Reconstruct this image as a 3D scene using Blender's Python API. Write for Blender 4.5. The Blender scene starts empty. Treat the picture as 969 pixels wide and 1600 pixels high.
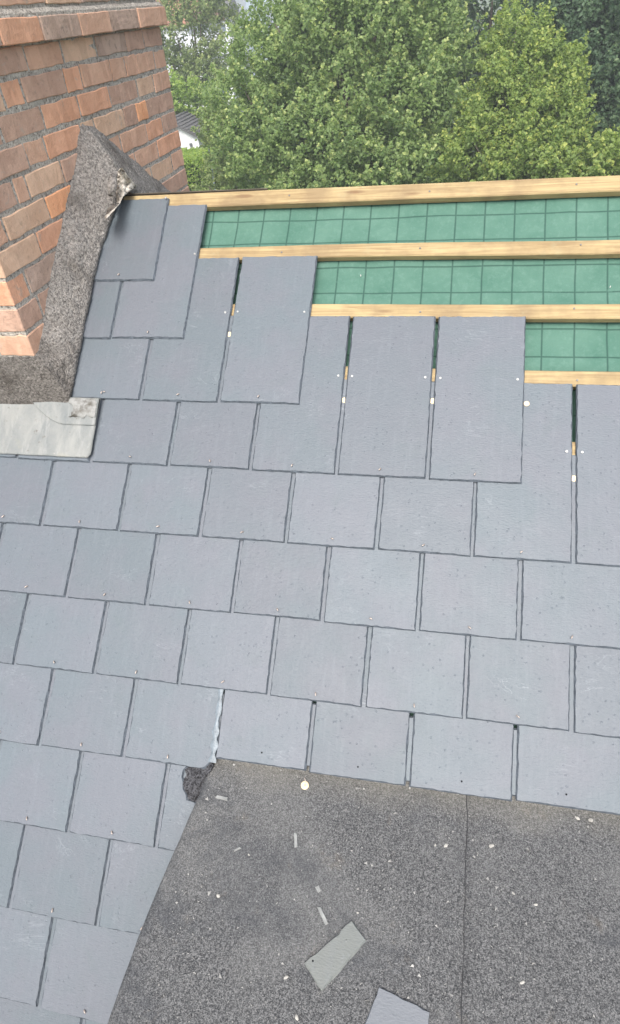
import bpy, bmesh, math, random
import numpy as np
from mathutils import Vector, Matrix
from mathutils import noise as mnoise

# ------------------------------------------------------------------ camera, world, sun, exposure
S = bpy.context.scene
COL = S.collection
W = 0.255                 # gauge of one slate with its joint, metres
PITCH = math.radians(38)
ZR = 7.04                 # height of the roof frame's origin above the ground
CP, SP = math.cos(PITCH), math.sin(PITCH)

CAMX = Vector((0.97929, 0.18776, -0.07569))
CAMY = Vector((-0.06065, 0.6288, 0.7752))
CAMZ = Vector((0.19314, -0.75455, 0.62717))
CAMP = Vector((0.66484, -0.78194, 1.55861 + ZR))
FPX = 985.757
cd = bpy.data.cameras.new('camera')
cam = bpy.data.objects.new('camera', cd)
COL.objects.link(cam)
cam.matrix_world = Matrix(((CAMX.x, CAMY.x, CAMZ.x, CAMP.x), (CAMX.y, CAMY.y, CAMZ.y, CAMP.y),
                           (CAMX.z, CAMY.z, CAMZ.z, CAMP.z), (0, 0, 0, 1)))
cd.sensor_fit = 'VERTICAL'
cd.sensor_height = 36.0
cd.lens = FPX / 1600.0 * 36.0
cd.clip_start = 0.05
cd.clip_end = 3000
S.camera = cam

SUN_EL, SUN_AZ = 54.0, 177.0      # azimuth: clockwise from +Y
wd = bpy.data.worlds.new('World')
S.world = wd
wd.use_nodes = True
nt = wd.node_tree
bg = nt.nodes['Background']
sky = nt.nodes.new('ShaderNodeTexSky')
sky.sky_type = 'NISHITA'
sky.sun_disc = False
sky.sun_elevation = math.radians(SUN_EL)
sky.sun_rotation = math.radians(SUN_AZ)
sky.air_density = 1.0
sky.dust_density = 4.0
sky.ozone_density = 1.0
hs = nt.nodes.new('ShaderNodeHueSaturation')
hs.inputs['Saturation'].default_value = 0.5
nt.links.new(sky.outputs[0], hs.inputs['Color'])
nt.links.new(hs.outputs[0], bg.inputs['Color'])
bg.inputs['Strength'].default_value = 0.14
sl = bpy.data.lights.new('sun', 'SUN')
sl.energy = 1.5
sl.angle = math.radians(28)
sl.color = (1.0, 0.97, 0.925)
so = bpy.data.objects.new('sun', sl)
COL.objects.link(so)
az, el = math.radians(SUN_AZ), math.radians(SUN_EL)
sdir = Vector((math.sin(az) * math.cos(el), math.cos(az) * math.cos(el), math.sin(el)))
so.rotation_euler = sdir.to_track_quat('Z', 'Y').to_euler()
S.view_settings.view_transform = 'Standard'
S.view_settings.look = 'None'
S.view_settings.gamma = 1
S.view_settings.exposure = 0.98

# ------------------------------------------------------------------ helpers
def R3(u, F, Z):
    """building coordinates (right, forward, up) in slate widths -> world metres"""
    return Vector((u * W, F * W, Z * W + ZR))

def at(px, py, D):
    """point at forward distance D (m) from the eye in the direction of photo pixel px,py"""
    d = CAMX * ((px - 484.5) / FPX) - CAMY * ((py - 800) / FPX) - CAMZ
    return CAMP + d * (D / d.y)

def tag(o, label=None, cat=None, group=None, kind=None):
    if label: o['label'] = label
    if cat: o['category'] = cat
    if group: o['group'] = group
    if kind: o['kind'] = kind
    return o

def empty(name, loc=(0, 0, 0), rot=(0, 0, 0), parent=None):
    o = bpy.data.objects.new(name, None)
    o.location = loc
    o.rotation_euler = rot
    o.empty_display_size = 0.1
    COL.objects.link(o)
    if parent: o.parent = parent
    return o

def link(name, me, mat=None, parent=None, loc=None, rot=None):
    o = bpy.data.objects.new(name, me)
    COL.objects.link(o)
    if mat is not None and not me.materials: me.materials.append(mat)
    if parent: o.parent = parent
    if loc is not None: o.location = loc
    if rot is not None: o.rotation_euler = rot
    return o

def mesh(name, verts, faces, smooth=False):
    me = bpy.data.meshes.new(name)
    me.from_pydata([tuple(v) for v in verts], [], faces)
    if smooth:
        for p in me.polygons: p.use_smooth = True
    me.update()
    return me

def bm_mesh(name, bm, smooth=False):
    bmesh.ops.recalc_face_normals(bm, faces=bm.faces)
    me = bpy.data.meshes.new(name)
    bm.to_mesh(me)
    bm.free()
    if smooth:
        for p in me.polygons: p.use_smooth = True
    return me

def box_bm(bm, x0, x1, y0, y1, z0, z1):
    vs = [bm.verts.new((x, y, z)) for z in (z0, z1) for y in (y0, y1) for x in (x0, x1)]
    for f in ((0, 2, 3, 1), (4, 5, 7, 6), (0, 1, 5, 4), (2, 6, 7, 3), (0, 4, 6, 2), (1, 3, 7, 5)):
        bm.faces.new([vs[i] for i in f])
    return vs

def box(name, b, mat, parent=None, bevel=0, jit=0, cuts=0, rnd=random, warp=None):
    """box with worn edges; b = x0,x1,y0,y1,z0,z1"""
    bm = bmesh.new()
    box_bm(bm, *b)
    if cuts: bmesh.ops.subdivide_edges(bm, edges=bm.edges[:], cuts=cuts, use_grid_fill=True)
    if warp:
        cx_, fx, fy = warp
        o_ = Vector((rnd.uniform(0, 50), 0, 0))
        for v in bm.verts:
            q = (v.co + cx_) * 34 + o_
            d = Vector((mnoise.noise(q), mnoise.noise(q + Vector((0, 31, 0))), mnoise.noise(q + Vector((0, 0, 57))))) * jit
            q = q * 2.7
            d += Vector((mnoise.noise(q), mnoise.noise(q + Vector((0, 31, 0))), mnoise.noise(q + Vector((0, 0, 57))))) * jit * 0.6
            if fx and abs(v.co.x - b[1]) < 1e-4: d.x *= 0.2
            if fy and abs(v.co.y - b[2]) < 1e-4: d.y *= 0.2
            v.co += d
    if bevel:
        bm.normal_update()
        ed = [e for e in bm.edges if e.calc_face_angle(0) > 0.5]
        bmesh.ops.bevel(bm, geom=ed, offset=bevel, segments=1, affect='EDGES')
    if jit and not warp:
        for v in bm.verts:
            v.co += Vector((rnd.uniform(-jit, jit), rnd.uniform(-jit, jit), rnd.uniform(-jit, jit)))
    return link(name, bm_mesh(name, bm), mat, parent)

def prism(name, pts, z0, z1, mat, parent=None, bev=0.0, seg=None, jit=0.0, rnd=random, loc=None, rot=None):
    me = prism_mesh(name, pts, z0, z1, bev, seg, jit, rnd)
    return link(name, me, mat, parent, loc, rot)

def prism_mesh(name, pts, z0, z1, bev=0.0, seg=None, jit=0.0, rnd=random, edge=False):
    """a slab from an outline: ragged dressed edge, top set in by bev"""
    out = []
    n = len(pts)
    for i in range(n):
        a, b = Vector(pts[i]), Vector(pts[(i + 1) % n])
        m = max(1, int((b - a).length / seg)) if seg else 1
        d = (b - a).normalized()
        nrm = Vector((-d.y, d.x))
        for k in range(m):
            p = a.lerp(b, k / m)
            out.append((p, nrm, k == 0))
    m = len(out)
    bot, top = [], []
    for i, (p, nrm, corner) in enumerate(out):
        if corner:
            nn = (nrm + out[i - 1][1]).normalized() * 1.35
        else:
            nn = nrm
        bot.append(p + nn * rnd.uniform(-jit, jit))
        top.append(p + nn * (bev * rnd.uniform(0.6, 1.4) + rnd.uniform(-jit, jit)))
    vs = [(p.x, p.y, z0) for p in bot] + [(p.x, p.y, z1) for p in top]
    fs = [tuple(range(m - 1, -1, -1)), tuple(range(m, 2 * m))]
    for i in range(m):
        j = (i + 1) % m
        fs.append((i, j, m + j, m + i))
    me = mesh(name, vs, fs)
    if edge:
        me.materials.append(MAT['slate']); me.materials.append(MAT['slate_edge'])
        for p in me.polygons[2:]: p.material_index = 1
    return me

def tube_bm(bm, path, radii, seg=8, cap=True):
    rings = []
    for i, p in enumerate(path):
        p = Vector(p)
        t = (Vector(path[min(i + 1, len(path) - 1)]) - Vector(path[max(i - 1, 0)])).normalized()
        a = t.cross(Vector((0.3, 0.2, 1)))
        if a.length < 1e-3: a = t.cross(Vector((1, 0, 0)))
        a.normalize()
        b = t.cross(a)
        rings.append([bm.verts.new(p + (a * math.cos(2 * math.pi * k / seg) + b * math.sin(2 * math.pi * k / seg)) * radii[i]) for k in range(seg)])
    for r0, r1 in zip(rings, rings[1:]):
        for k in range(seg):
            bm.faces.new((r0[k], r0[(k + 1) % seg], r1[(k + 1) % seg], r1[k]))
    if cap:
        bm.faces.new(rings[0][::-1])
        bm.faces.new(rings[-1])

# ------------------------------------------------------------------ materials
class M:
    """small node-tree builder"""
    def __init__(s, name, rough=0.6, spec=0.5):
        s.m = bpy.data.materials.new(name)
        s.m.use_nodes = True
        s.t = s.m.node_tree
        s.p = s.t.nodes['Principled BSDF']
        s.p.inputs['Roughness'].default_value = rough
        s.p.inputs['Specular IOR Level'].default_value = spec
        s.tc = s.t.nodes.new('ShaderNodeTexCoord')
        s.vec = s.tc.outputs['Object']
    def n(s, typ, **kw):
        nd = s.t.nodes.new(typ)
        for k, v in kw.items(): setattr(nd, k, v)
        return nd
    def set(s, sock, v):
        if isinstance(v, bpy.types.NodeSocket): s.t.links.new(v, sock)
        elif isinstance(v, (tuple, list)) and len(v) == 3 and len(sock.default_value) == 4: sock.default_value = (*v, 1)
        else: sock.default_value = v
    def jitter(s, amount=37.0):
        """shift the pattern by a random amount for each object"""
        oi = s.n('ShaderNodeObjectInfo')
        mu = s.math('MULTIPLY', oi.outputs['Random'], amount)
        cx = s.n('ShaderNodeCombineXYZ')
        for i in range(3): s.t.links.new(mu, cx.inputs[i])
        va = s.n('ShaderNodeVectorMath', operation='ADD')
        s.t.links.new(s.vec, va.inputs[0])
        s.t.links.new(cx.outputs[0], va.inputs[1])
        s.vec = va.outputs[0]
        s.rand = oi.outputs['Random']
    def scale(s, v, vec=None):
        mp = s.n('ShaderNodeMapping')
        s.t.links.new(vec or s.vec, mp.inputs['Vector'])
        mp.inputs['Scale'].default_value = v
        return mp.outputs[0]
    def noise(s, sc, det=3, rough=0.55, dist=0, vec=None):
        nd = s.n('ShaderNodeTexNoise')
        s.t.links.new(vec or s.vec, nd.inputs['Vector'])
        nd.inputs['Scale'].default_value = sc
        nd.inputs['Detail'].default_value = det
        nd.inputs['Roughness'].default_value = rough
        nd.inputs['Distortion'].default_value = dist
        return nd.outputs['Fac']
    def voro(s, sc, feature='F1', out='Distance', vec=None, rnd=1.0):
        nd = s.n('ShaderNodeTexVoronoi', feature=feature)
        s.t.links.new(vec or s.vec, nd.inputs['Vector'])
        nd.inputs['Scale'].default_value = sc
        nd.inputs['Randomness'].default_value = rnd
        return nd.outputs[out]
    def ramp(s, f, stops, interp='LINEAR'):
        nd = s.n('ShaderNodeValToRGB')
        cr = nd.color_ramp
        cr.interpolation = interp
        while len(cr.elements) < len(stops): cr.elements.new(0.5)
        for e, (p, c) in zip(cr.elements, stops):
            e.position = p
            e.color = (c, c, c, 1) if not isinstance(c, (tuple, list)) else (*c, 1)
        s.t.links.new(f, nd.inputs[0])
        return nd.outputs[0]
    def mix(s, f, a, b, mode='MIX'):
        nd = s.n('ShaderNodeMix', data_type='RGBA', blend_type=mode)
        s.set(nd.inputs[0], f)
        s.set(nd.inputs[6], a)
        s.set(nd.inputs[7], b)
        return nd.outputs[2]
    def math(s, op, a, b=0.0, c=None, clamp=False):
        nd = s.n('ShaderNodeMath', operation=op)
        nd.use_clamp = clamp
        s.set(nd.inputs[0], a)
        s.set(nd.inputs[1], b)
        if c is not None: s.set(nd.inputs[2], c)
        return nd.outputs[0]
    def color(s, c): s.set(s.p.inputs['Base Color'], c)
    def rough(s, c): s.set(s.p.inputs['Roughness'], c)
    def bump(s, h, strength=0.5, dist=0.002):
        nd = s.n('ShaderNodeBump')
        nd.inputs['Strength'].default_value = strength
        nd.inputs['Distance'].default_value = dist
        s.t.links.new(h, nd.inputs['Height'])
        s.t.links.new(nd.outputs[0], s.p.inputs['Normal'])
        return s

def plain(name, c, rough=0.6, spec=0.5, metal=0.0, var=0.15, sc=20, bump=0.2, bd=0.002):
    m = M(name, rough, spec)
    m.jitter()
    n = m.noise(sc, 4)
    k = m.ramp(n, [(0.3, 1 - var), (0.7, 1 + var)]) if False else None
    dark = tuple(x * (1 - var) for x in c)
    lite = tuple(min(1, x * (1 + var)) for x in c)
    m.color(m.mix(m.ramp(n, [(0.3, 0.0), (0.7, 1.0)]), dark, lite))
    m.p.inputs['Metallic'].default_value = metal
    if bump: m.bump(m.noise(sc * 3, 3), bump, bd)
    return m.m

def slate_material(name='slate', base=(0.107, 0.130, 0.146), alt=(0.119, 0.1295, 0.149)):
    m = M(name, 0.5, 0.4)
    m.jitter()
    big = m.noise(5.0, 3, 0.6)
    c = m.mix(m.ramp(big, [(0.38, 0.0), (0.62, 1.0)]), base, alt)
    c = m.mix(m.ramp(m.math('FRACT', m.math('MULTIPLY', m.rand, 7.31)), [(0.55, 0.0), (1.0, 0.5)]), c, alt)
    # each slate a shade of its own
    rv = m.n('ShaderNodeMapRange'); m.t.links.new(m.rand, rv.inputs[0])
    rv.inputs[3].default_value = 0.92; rv.inputs[4].default_value = 1.06
    hsv = m.n('ShaderNodeHueSaturation')
    m.t.links.new(c, hsv.inputs['Color']); m.t.links.new(rv.outputs[0], hsv.inputs['Value'])
    c = hsv.outputs[0]
    # dull greener blooms and thin runs down the slate
    bl = m.noise(9.0, 4, 0.65, 0.6)
    c = m.mix(m.math('MULTIPLY', m.ramp(bl, [(0.55, 0.0), (0.72, 1.0)]), 0.38), c, (0.100, 0.124, 0.132))
    runs = m.noise(6.0, 3, 0.6, 0.0, m.scale((14, 1.2, 1)))
    c = m.mix(m.math('MULTIPLY', m.ramp(runs, [(0.5, 0.0), (0.8, 1.0)]), 0.16), c, (0.20, 0.22, 0.245))
    # faint chalky scuffs
    sc_ = m.noise(3.0, 4, 0.7, 2.5, m.scale((1.0, 2.6, 1)))
    c = m.mix(m.math('MULTIPLY', m.math('MULTIPLY', m.ramp(sc_, [(0.485, 0.0), (0.50, 1.0), (0.515, 0.0)]), m.ramp(m.noise(8, 3), [(0.55, 0.0), (0.7, 1.0)])), 0.35), c, (0.30, 0.32, 0.34))
    # riven pecks
    pv = m.scale((0.8, 2.2, 1))
    peck = m.noise(130, 2, 0.5, 0.3, pv)
    pk = m.ramp(peck, [(0.66, 0.0), (0.72, 1.0)])
    c = m.mix(m.math('MULTIPLY', pk, 0.38), c, (0.065, 0.075, 0.09))
    c = m.mix(m.math('MULTIPLY', m.ramp(m.noise(900, 1), [(0.35, 0.0), (0.75, 1.0)]), 0.12), c, (0.33, 0.35, 0.38))
    m.color(c)
    m.rough(m.ramp(m.noise(11, 3), [(0.3, 0.46), (0.75, 0.52)]))
    # drops of water / blisters
    d = m.voro(62, 'F1', 'Distance')
    drop = m.ramp(d, [(0.0, 1.0), (0.10, 0.8), (0.17, 0.0)])
    keep = m.ramp(m.noise(13, 2), [(0.44, 0.0), (0.56, 1.0)])
    h = m.math('MULTIPLY', drop, keep)
    h = m.math('MULTIPLY_ADD', peck, 0.75, h)
    h = m.math('MULTIPLY_ADD', m.noise(40, 4, 0.6, 0.5), 0.8, h)
    m.bump(h, 0.62, 0.0018)
    return m.m

def timber_material(name, base, dark):
    m = M(name, 0.65, 0.3)
    m.jitter()
    g = m.noise(1.0, 5, 0.6, 1.2, m.scale((3.5, 95, 95)))
    c = m.mix(m.ramp(g, [(0.36, 0.0), (0.62, 1.0)]), dark, base)
    kn = m.voro(1.0, 'F1', 'Distance', m.scale((4.6, 21, 9)))
    kk = m.ramp(kn, [(0.0, 1.0), (0.10, 0.9), (0.19, 0.0)])
    c = m.mix(kk, c, (0.20, 0.12, 0.06))
    st = m.noise(7, 4, 0.65)
    c = m.mix(m.math('MULTIPLY', m.ramp(st, [(0.48, 0.0), (0.66, 1.0)]), 0.6), c, (0.21, 0.145, 0.08))
    gr = m.noise(16, 3, 0.6)
    c = m.mix(m.math('MULTIPLY', m.ramp(gr, [(0.6, 0.0), (0.75, 1.0)]), 0.35), c, (0.36, 0.33, 0.20))
    m.color(c)
    m.bump(g, 0.5, 0.001)
    return m.m

def underlay_material(off=0.0, name='underlay'):
    m = M(name, 0.7, 0.25)
    n = m.noise(9, 4)
    c = m.mix(m.ramp(n, [(0.3, 0.0), (0.75, 1.0)]), (0.062, 0.148, 0.110), (0.098, 0.196, 0.150))
    f = m.noise(70, 4, 0.7)
    c = m.mix(m.math('MULTIPLY', m.ramp(f, [(0.5, 0.0), (0.8, 1.0)]), 0.35), c, (0.16, 0.27, 0.22))
    # printed grid, a little wavy
    wob = m.math('MULTIPLY', m.math('SUBTRACT', m.noise(6, 2), 0.5), 0.0035)
    sx = m.n('ShaderNodeSeparateXYZ')
    m.t.links.new(m.tc.outputs['Object'], sx.inputs[0])
    g = 0.3475 * W
    ls = []
    for ax, o in ((0, 0.209 * W), (1, (6.656 + off) * W)):
        q = m.math('ADD', m.math('SUBTRACT', sx.outputs[ax], o), wob)
        r = m.math('FRACT', m.math('ADD', m.math('DIVIDE', q, g), 100.5))
        dist = m.math('MULTIPLY', m.math('ABSOLUTE', m.math('SUBTRACT', r, 0.5)), g)
        ls.append(m.ramp(dist, [(0.0, 1.0), (0.0009, 1.0), (0.0019, 0.0)]))
    line = m.math('MAXIMUM', ls[0], ls[1])
    brk = m.ramp(m.noise(26, 3), [(0.22, 0.35), (0.32, 1.0)])
    c = m.mix(m.math('MULTIPLY', m.math('MULTIPLY', line, brk), 0.85), c, (0.012, 0.045, 0.035))
    m.color(c)
    h = m.math('MULTIPLY_ADD', m.noise(14, 4), 1.0, m.math('MULTIPLY', f, 0.15))
    m.bump(h, 0.8, 0.009)
    return m.m

def brick_material(name, a, b, soot=0.25):
    m = M(name, 0.85, 0.25)
    m.jitter()
    n = m.noise(16, 5, 0.65)
    c = m.mix(m.ramp(n, [(0.3, 0.0), (0.7, 1.0)]), a, b)
    # folds and kiss marks running up the face
    st = m.noise(9, 2, 0.5, 1.2, m.scale((1, 1, 0.45)))
    c = m.mix(m.math('MULTIPLY', m.ramp(st, [(0.53, 0.0), (0.57, 1.0)]), 0.32), c, tuple(min(1, x * 1.30) for x in b))
    st2 = m.noise(7, 3, 0.6, 0.8, m.scale((1.3, 1.3, 0.6)))
    c = m.mix(m.math('MULTIPLY', m.ramp(st2, [(0.58, 0.0), (0.66, 1.0)]), 0.30), c, tuple(x * 0.72 for x in a))
    sg = m.noise(45, 4, 0.7)
    c = m.mix(m.math('MULTIPLY', m.ramp(sg, [(0.56, 0.0), (0.7, 1.0)]), soot), c, (0.12, 0.10, 0.085))
    ms_ = m.noise(20, 5, 0.75, 0.6)
    c = m.mix(m.math('MULTIPLY', m.ramp(ms_, [(0.60, 0.0), (0.66, 1.0)]), 0.42), c, (0.40, 0.355, 0.30))
    pk = m.noise(150, 2)
    c = m.mix(m.math('MULTIPLY', m.ramp(pk, [(0.68, 0.0), (0.74, 1.0)]), 0.4), c, (0.14, 0.09, 0.07))
    m.color(c)
    h = m.math('ADD', m.noise(60, 5, 0.7), m.math('MULTIPLY', st, 0.8))
    m.bump(h, 0.9, 0.004)
    return m.m

def rubble_material(name, a, b, dark, sc=130, bs=0.9, bd=0.004, stain=None, stain_sc=6):
    m = M(name, 0.9, 0.25)
    v = m.voro(sc, 'F1', 'Color')
    bw = m.n('ShaderNodeSeparateColor')
    m.t.links.new(v, bw.inputs[0])
    n = m.noise(sc * 0.8, 4, 0.7)
    f = m.math('MULTIPLY_ADD', bw.outputs[0], 0.5, m.math('MULTIPLY', n, 0.5))
    c = m.mix(m.ramp(f, [(0.25, 0.0), (0.7, 1.0)]), a, b)
    c = m.mix(m.ramp(n, [(0.36, 1.0), (0.47, 0.0)]), c, dark)
    if stain:
        st = m.noise(stain_sc, 5, 0.65)
        c = m.mix(m.ramp(st, [(0.5, 0.0), (0.66, 0.8)]), c, stain)
    lw = m.noise(sc * 0.33, 3, 0.6)
    c = m.mix(m.math('MULTIPLY', m.ramp(lw, [(0.66, 0.0), (0.72, 1.0)]), 0.6), c, tuple(min(1, x * 1.6) for x in b))
    m.color(c)
    h = m.math('ADD', m.math('MULTIPLY', m.voro(sc, 'F1', 'Distance'), -0.7), m.noise(sc * 0.6, 5, 0.75))
    m.bump(h, bs, bd)
    return m.m

def felt_material():
    m = M('mineral_felt', 0.82, 0.35)
    v = m.voro(520, 'F1', 'Color')
    bw = m.n('ShaderNodeSeparateColor'); m.t.links.new(v, bw.inputs[0])
    v2 = m.voro(320, 'F1', 'Color')
    bw2 = m.n('ShaderNodeSeparateColor'); m.t.links.new(v2, bw2.inputs[0])
    f = m.math('ADD', m.math('MULTIPLY', bw.outputs[0], 0.6), m.math('MULTIPLY', bw2.outputs[1], 0.4))
    c = m.mix(m.ramp(f, [(0.15, 0.0), (0.85, 1.0)]), (0.050, 0.052, 0.055), (0.192, 0.192, 0.190))
    # bald tar shows between the granules
    w = m.noise(330, 3, 0.7)
    c = m.mix(m.math('MULTIPLY', m.ramp(w, [(0.30, 1.0), (0.44, 0.0)]), 0.75), c, (0.03, 0.03, 0.032))
    # wide patches: pale scour, dark damp, brown silt
    b1 = m.noise(2.6, 5, 0.6, 0.4)
    c = m.mix(m.math('MULTIPLY', m.ramp(b1, [(0.48, 0.0), (0.60, 1.0)]), 0.4), c, (0.195, 0.195, 0.19))
    b2 = m.noise(3.6, 5, 0.65, 0.6, m.scale((1, 1.4, 1)))
    c = m.mix(m.math('MULTIPLY', m.ramp(b2, [(0.52, 0.0), (0.68, 1.0)]), 0.65), c, (0.058, 0.062, 0.07))
    b3 = m.noise(8, 5, 0.7)
    c = m.mix(m.math('MULTIPLY', m.ramp(b3, [(0.60, 0.0), (0.72, 1.0)]), 0.40), c, (0.21, 0.175, 0.135))
    # white specks
    s = m.voro(75, 'F1', 'Distance')
    c = m.mix(m.math('MULTIPLY', m.ramp(s, [(0.045, 1.0), (0.085, 0.0)]), m.ramp(m.noise(7, 3), [(0.5, 0.0), (0.62, 0.9)])), c, (0.50, 0.50, 0.48))
    # silt along the upstand under the slates
    sx = m.n('ShaderNodeSeparateXYZ'); m.t.links.new(m.tc.outputs['Object'], sx.inputs[0])
    e = m.math('ADD', sx.outputs[1], m.math('MULTIPLY', m.noise(9, 4), 0.12))
    c = m.mix(m.math('MULTIPLY', m.ramp(e, [(0.40, 0.0), (0.50, 1.0)]), 0.55), c, (0.25, 0.235, 0.20))
    mr = m.n('ShaderNodeMapRange'); m.t.links.new(f, mr.inputs[0]); mr.inputs[1].default_value = 0.2; mr.inputs[2].default_value = 0.8
    mr.inputs[3].default_value = 0.70; mr.inputs[4].default_value = 1.02
    cx = m.n('ShaderNodeCombineXYZ')
    for i in range(3): m.t.links.new(mr.outputs[0], cx.inputs[i])
    c = m.mix(1.0, c, cx.outputs[0], 'MULTIPLY')
    m.color(c)
    m.rough(m.ramp(b2, [(0.45, 0.85), (0.7, 0.62)]))
    h = m.math('ADD', w, m.math('MULTIPLY', m.voro(430, 'F1', 'Distance'), -0.6))
    m.bump(h, 0.8, 0.0022)
    return m.m

def lead_material():
    m = M('old_lead', 0.55, 0.4)
    a = m.noise(7, 5, 0.6, 0.5, m.scale((2.5, 0.8, 1)))
    c = m.mix(m.ramp(a, [(0.3, 0.0), (0.7, 1.0)]), (0.165, 0.178, 0.176), (0.275, 0.277, 0.258))
    b = m.noise(13, 4, 0.7, 0.3, m.scale((3, 0.5, 1)))
    c = m.mix(m.math('MULTIPLY', m.ramp(b, [(0.55, 0.0), (0.7, 1.0)]), 0.6), c, (0.31, 0.312, 0.30))
    d = m.noise(30, 5, 0.75)
    c = m.mix(m.math('MULTIPLY', m.ramp(d, [(0.62, 0.0), (0.7, 1.0)]), 0.85), c, (0.12, 0.108, 0.09))
    y = m.noise(10, 3)
    c = m.mix(m.math('MULTIPLY', m.ramp(y, [(0.6, 0.0), (0.75, 1.0)]), 0.4), c, (0.33, 0.305, 0.20))
    m.color(c)
    m.bump(m.math('ADD', a, m.noise(60, 3)), 0.6, 0.004)
    return m.m

def leaf_material(name, a, b, lit_tip):
    m = M(name, 0.5, 0.35)
    at_ = m.n('ShaderNodeAttribute'); at_.attribute_name = 'tint'
    sp = m.n('ShaderNodeSeparateColor'); m.t.links.new(at_.outputs['Color'], sp.inputs[0])
    c = m.mix(sp.outputs[0], a, b)
    c = m.mix(m.ramp(sp.outputs[1], [(0.72, 0.0), (1.0, 1.0)]), c, lit_tip)  # paler towards shoot tips: sunlit crown tops put into the leaf colour
    m.color(c)
    tr = m.n('ShaderNodeBsdfTranslucent')
    hs_ = m.n('ShaderNodeHueSaturation'); hs_.inputs['Saturation'].default_value = 1.15; hs_.inputs['Value'].default_value = 1.3
    m.t.links.new(c, hs_.inputs['Color']); m.t.links.new(hs_.outputs[0], tr.inputs['Color'])
    ms = m.n('ShaderNodeMixShader'); ms.inputs[0].default_value = 0.5
    out = m.t.nodes['Material Output']
    m.t.links.new(m.p.outputs[0], ms.inputs[1]); m.t.links.new(tr.outputs[0], ms.inputs[2])
    m.t.links.new(ms.outputs[0], out.inputs[0])
    return m.m

MAT = {}
MAT['slate'] = slate_material()
MAT['slate_edge'] = plain('shaded_dressed_edge', (0.095, 0.110, 0.128), 0.7, 0.3, 0, 0.3, 60, 0.6, 0.002)  # rough dressed edge, its darker tone also holding shadow at the laps
MAT['timber'] = timber_material('treated_batten', (0.43, 0.325, 0.168), (0.28, 0.197, 0.098))
MAT['under1'] = underlay_material(0.0, 'underlay_upper')
MAT['under2'] = underlay_material(-0.117, 'underlay_lower')
MAT['mortar'] = rubble_material('mortar', (0.33, 0.30, 0.26), (0.50, 0.46, 0.40), (0.15, 0.125, 0.105), 150, 0.9, 0.004)
MAT['fillet'] = rubble_material('cement_fillet', (0.178, 0.164, 0.150), (0.315, 0.293, 0.268), (0.105, 0.095, 0.086), 165, 1.0, 0.005, (0.095, 0.082, 0.07))
def sooty_fillet():
    m = MAT['fillet']; t = m.node_tree
    p = t.nodes['Principled BSDF']
    src = p.inputs['Base Color'].links[0].from_socket
    tc = t.nodes.new('ShaderNodeTexCoord'); sx = t.nodes.new('ShaderNodeSeparateXYZ'); t.links.new(tc.outputs['Object'], sx.inputs[0])
    no = t.nodes.new('ShaderNodeTexNoise'); no.inputs['Scale'].default_value = 14; no.inputs['Detail'].default_value = 5; no.inputs['Roughness'].default_value = 0.7
    t.links.new(tc.outputs['Object'], no.inputs['Vector'])
    ad = t.nodes.new('ShaderNodeMath'); ad.operation = 'MULTIPLY_ADD'; ad.inputs[1].default_value = 0.16
    t.links.new(no.outputs['Fac'], ad.inputs[0]); t.links.new(sx.outputs[1], ad.inputs[2])
    mr = t.nodes.new('ShaderNodeMapRange'); mr.inputs[1].default_value = -0.655; mr.inputs[2].default_value = -0.585; mr.inputs[3].default_value = 0.65; mr.inputs[4].default_value = 0.0
    t.links.new(ad.outputs[0], mr.inputs[0])
    mx = t.nodes.new('ShaderNodeMix'); mx.data_type = 'RGBA'; mx.blend_type = 'MULTIPLY'
    t.links.new(mr.outputs[0], mx.inputs[0]); t.links.new(src, mx.inputs[6]); mx.inputs[7].default_value = (0.36, 0.34, 0.32, 1)
    t.links.new(mx.outputs[2], p.inputs['Base Color'])
sooty_fillet()
MAT['sooty'] = rubble_material('sooty_cement', (0.085, 0.075, 0.066), (0.26, 0.23, 0.20), (0.032, 0.028, 0.024), 170, 1.0, 0.005, (0.07, 0.063, 0.055), 9)
MAT['pale_mortar'] = rubble_material('pale_bedding_mortar', (0.42, 0.39, 0.34), (0.66, 0.62, 0.55), (0.16, 0.14, 0.12), 60, 0.8, 0.004)
MAT['felt'] = felt_material()
MAT['lead'] = lead_material()
MAT['copper'] = plain('copper_disc', (0.75, 0.47, 0.30), 0.35, 0.5, 0.6, 0.15, 60, 0.1)
MAT['pale_disc'] = plain('bright_disc', (0.78, 0.60, 0.38), 0.4, 0.5, 0.0, 0.12, 60, 0.1)
MAT['nail'] = plain('bright_nail', (0.55, 0.54, 0.51), 0.3, 0.5, 0.5, 0.1, 60, 0)
MAT['rust'] = plain('rivet_pin', (0.55, 0.46, 0.40), 0.4, 0.5, 0.5, 0.25, 80, 0)
MAT['seal'] = plain('blue_grey_sealant', (0.15, 0.178, 0.20), 0.4, 0.5, 0, 0.25, 45, 0.5, 0.003)
MAT['tar'] = rubble_material('broken_tar', (0.035, 0.035, 0.038), (0.11, 0.11, 0.118), (0.012, 0.012, 0.013), 200, 1.0, 0.005)
MAT['chip'] = plain('slate_chip', (0.27, 0.275, 0.265), 0.7, 0.3, 0, 0.25, 50, 0.4)
MAT['offcut'] = slate_material('slate_offcut', (0.165, 0.175, 0.162), (0.19, 0.197, 0.183))
MAT['offcut_blue'] = slate_material('slate_offcut_blue', (0.175, 0.19, 0.205), (0.19, 0.20, 0.215))
MAT['stone'] = plain('pale_stone_chip', (0.40, 0.385, 0.35), 0.8, 0.3, 0, 0.25, 60, 0.4)
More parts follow.
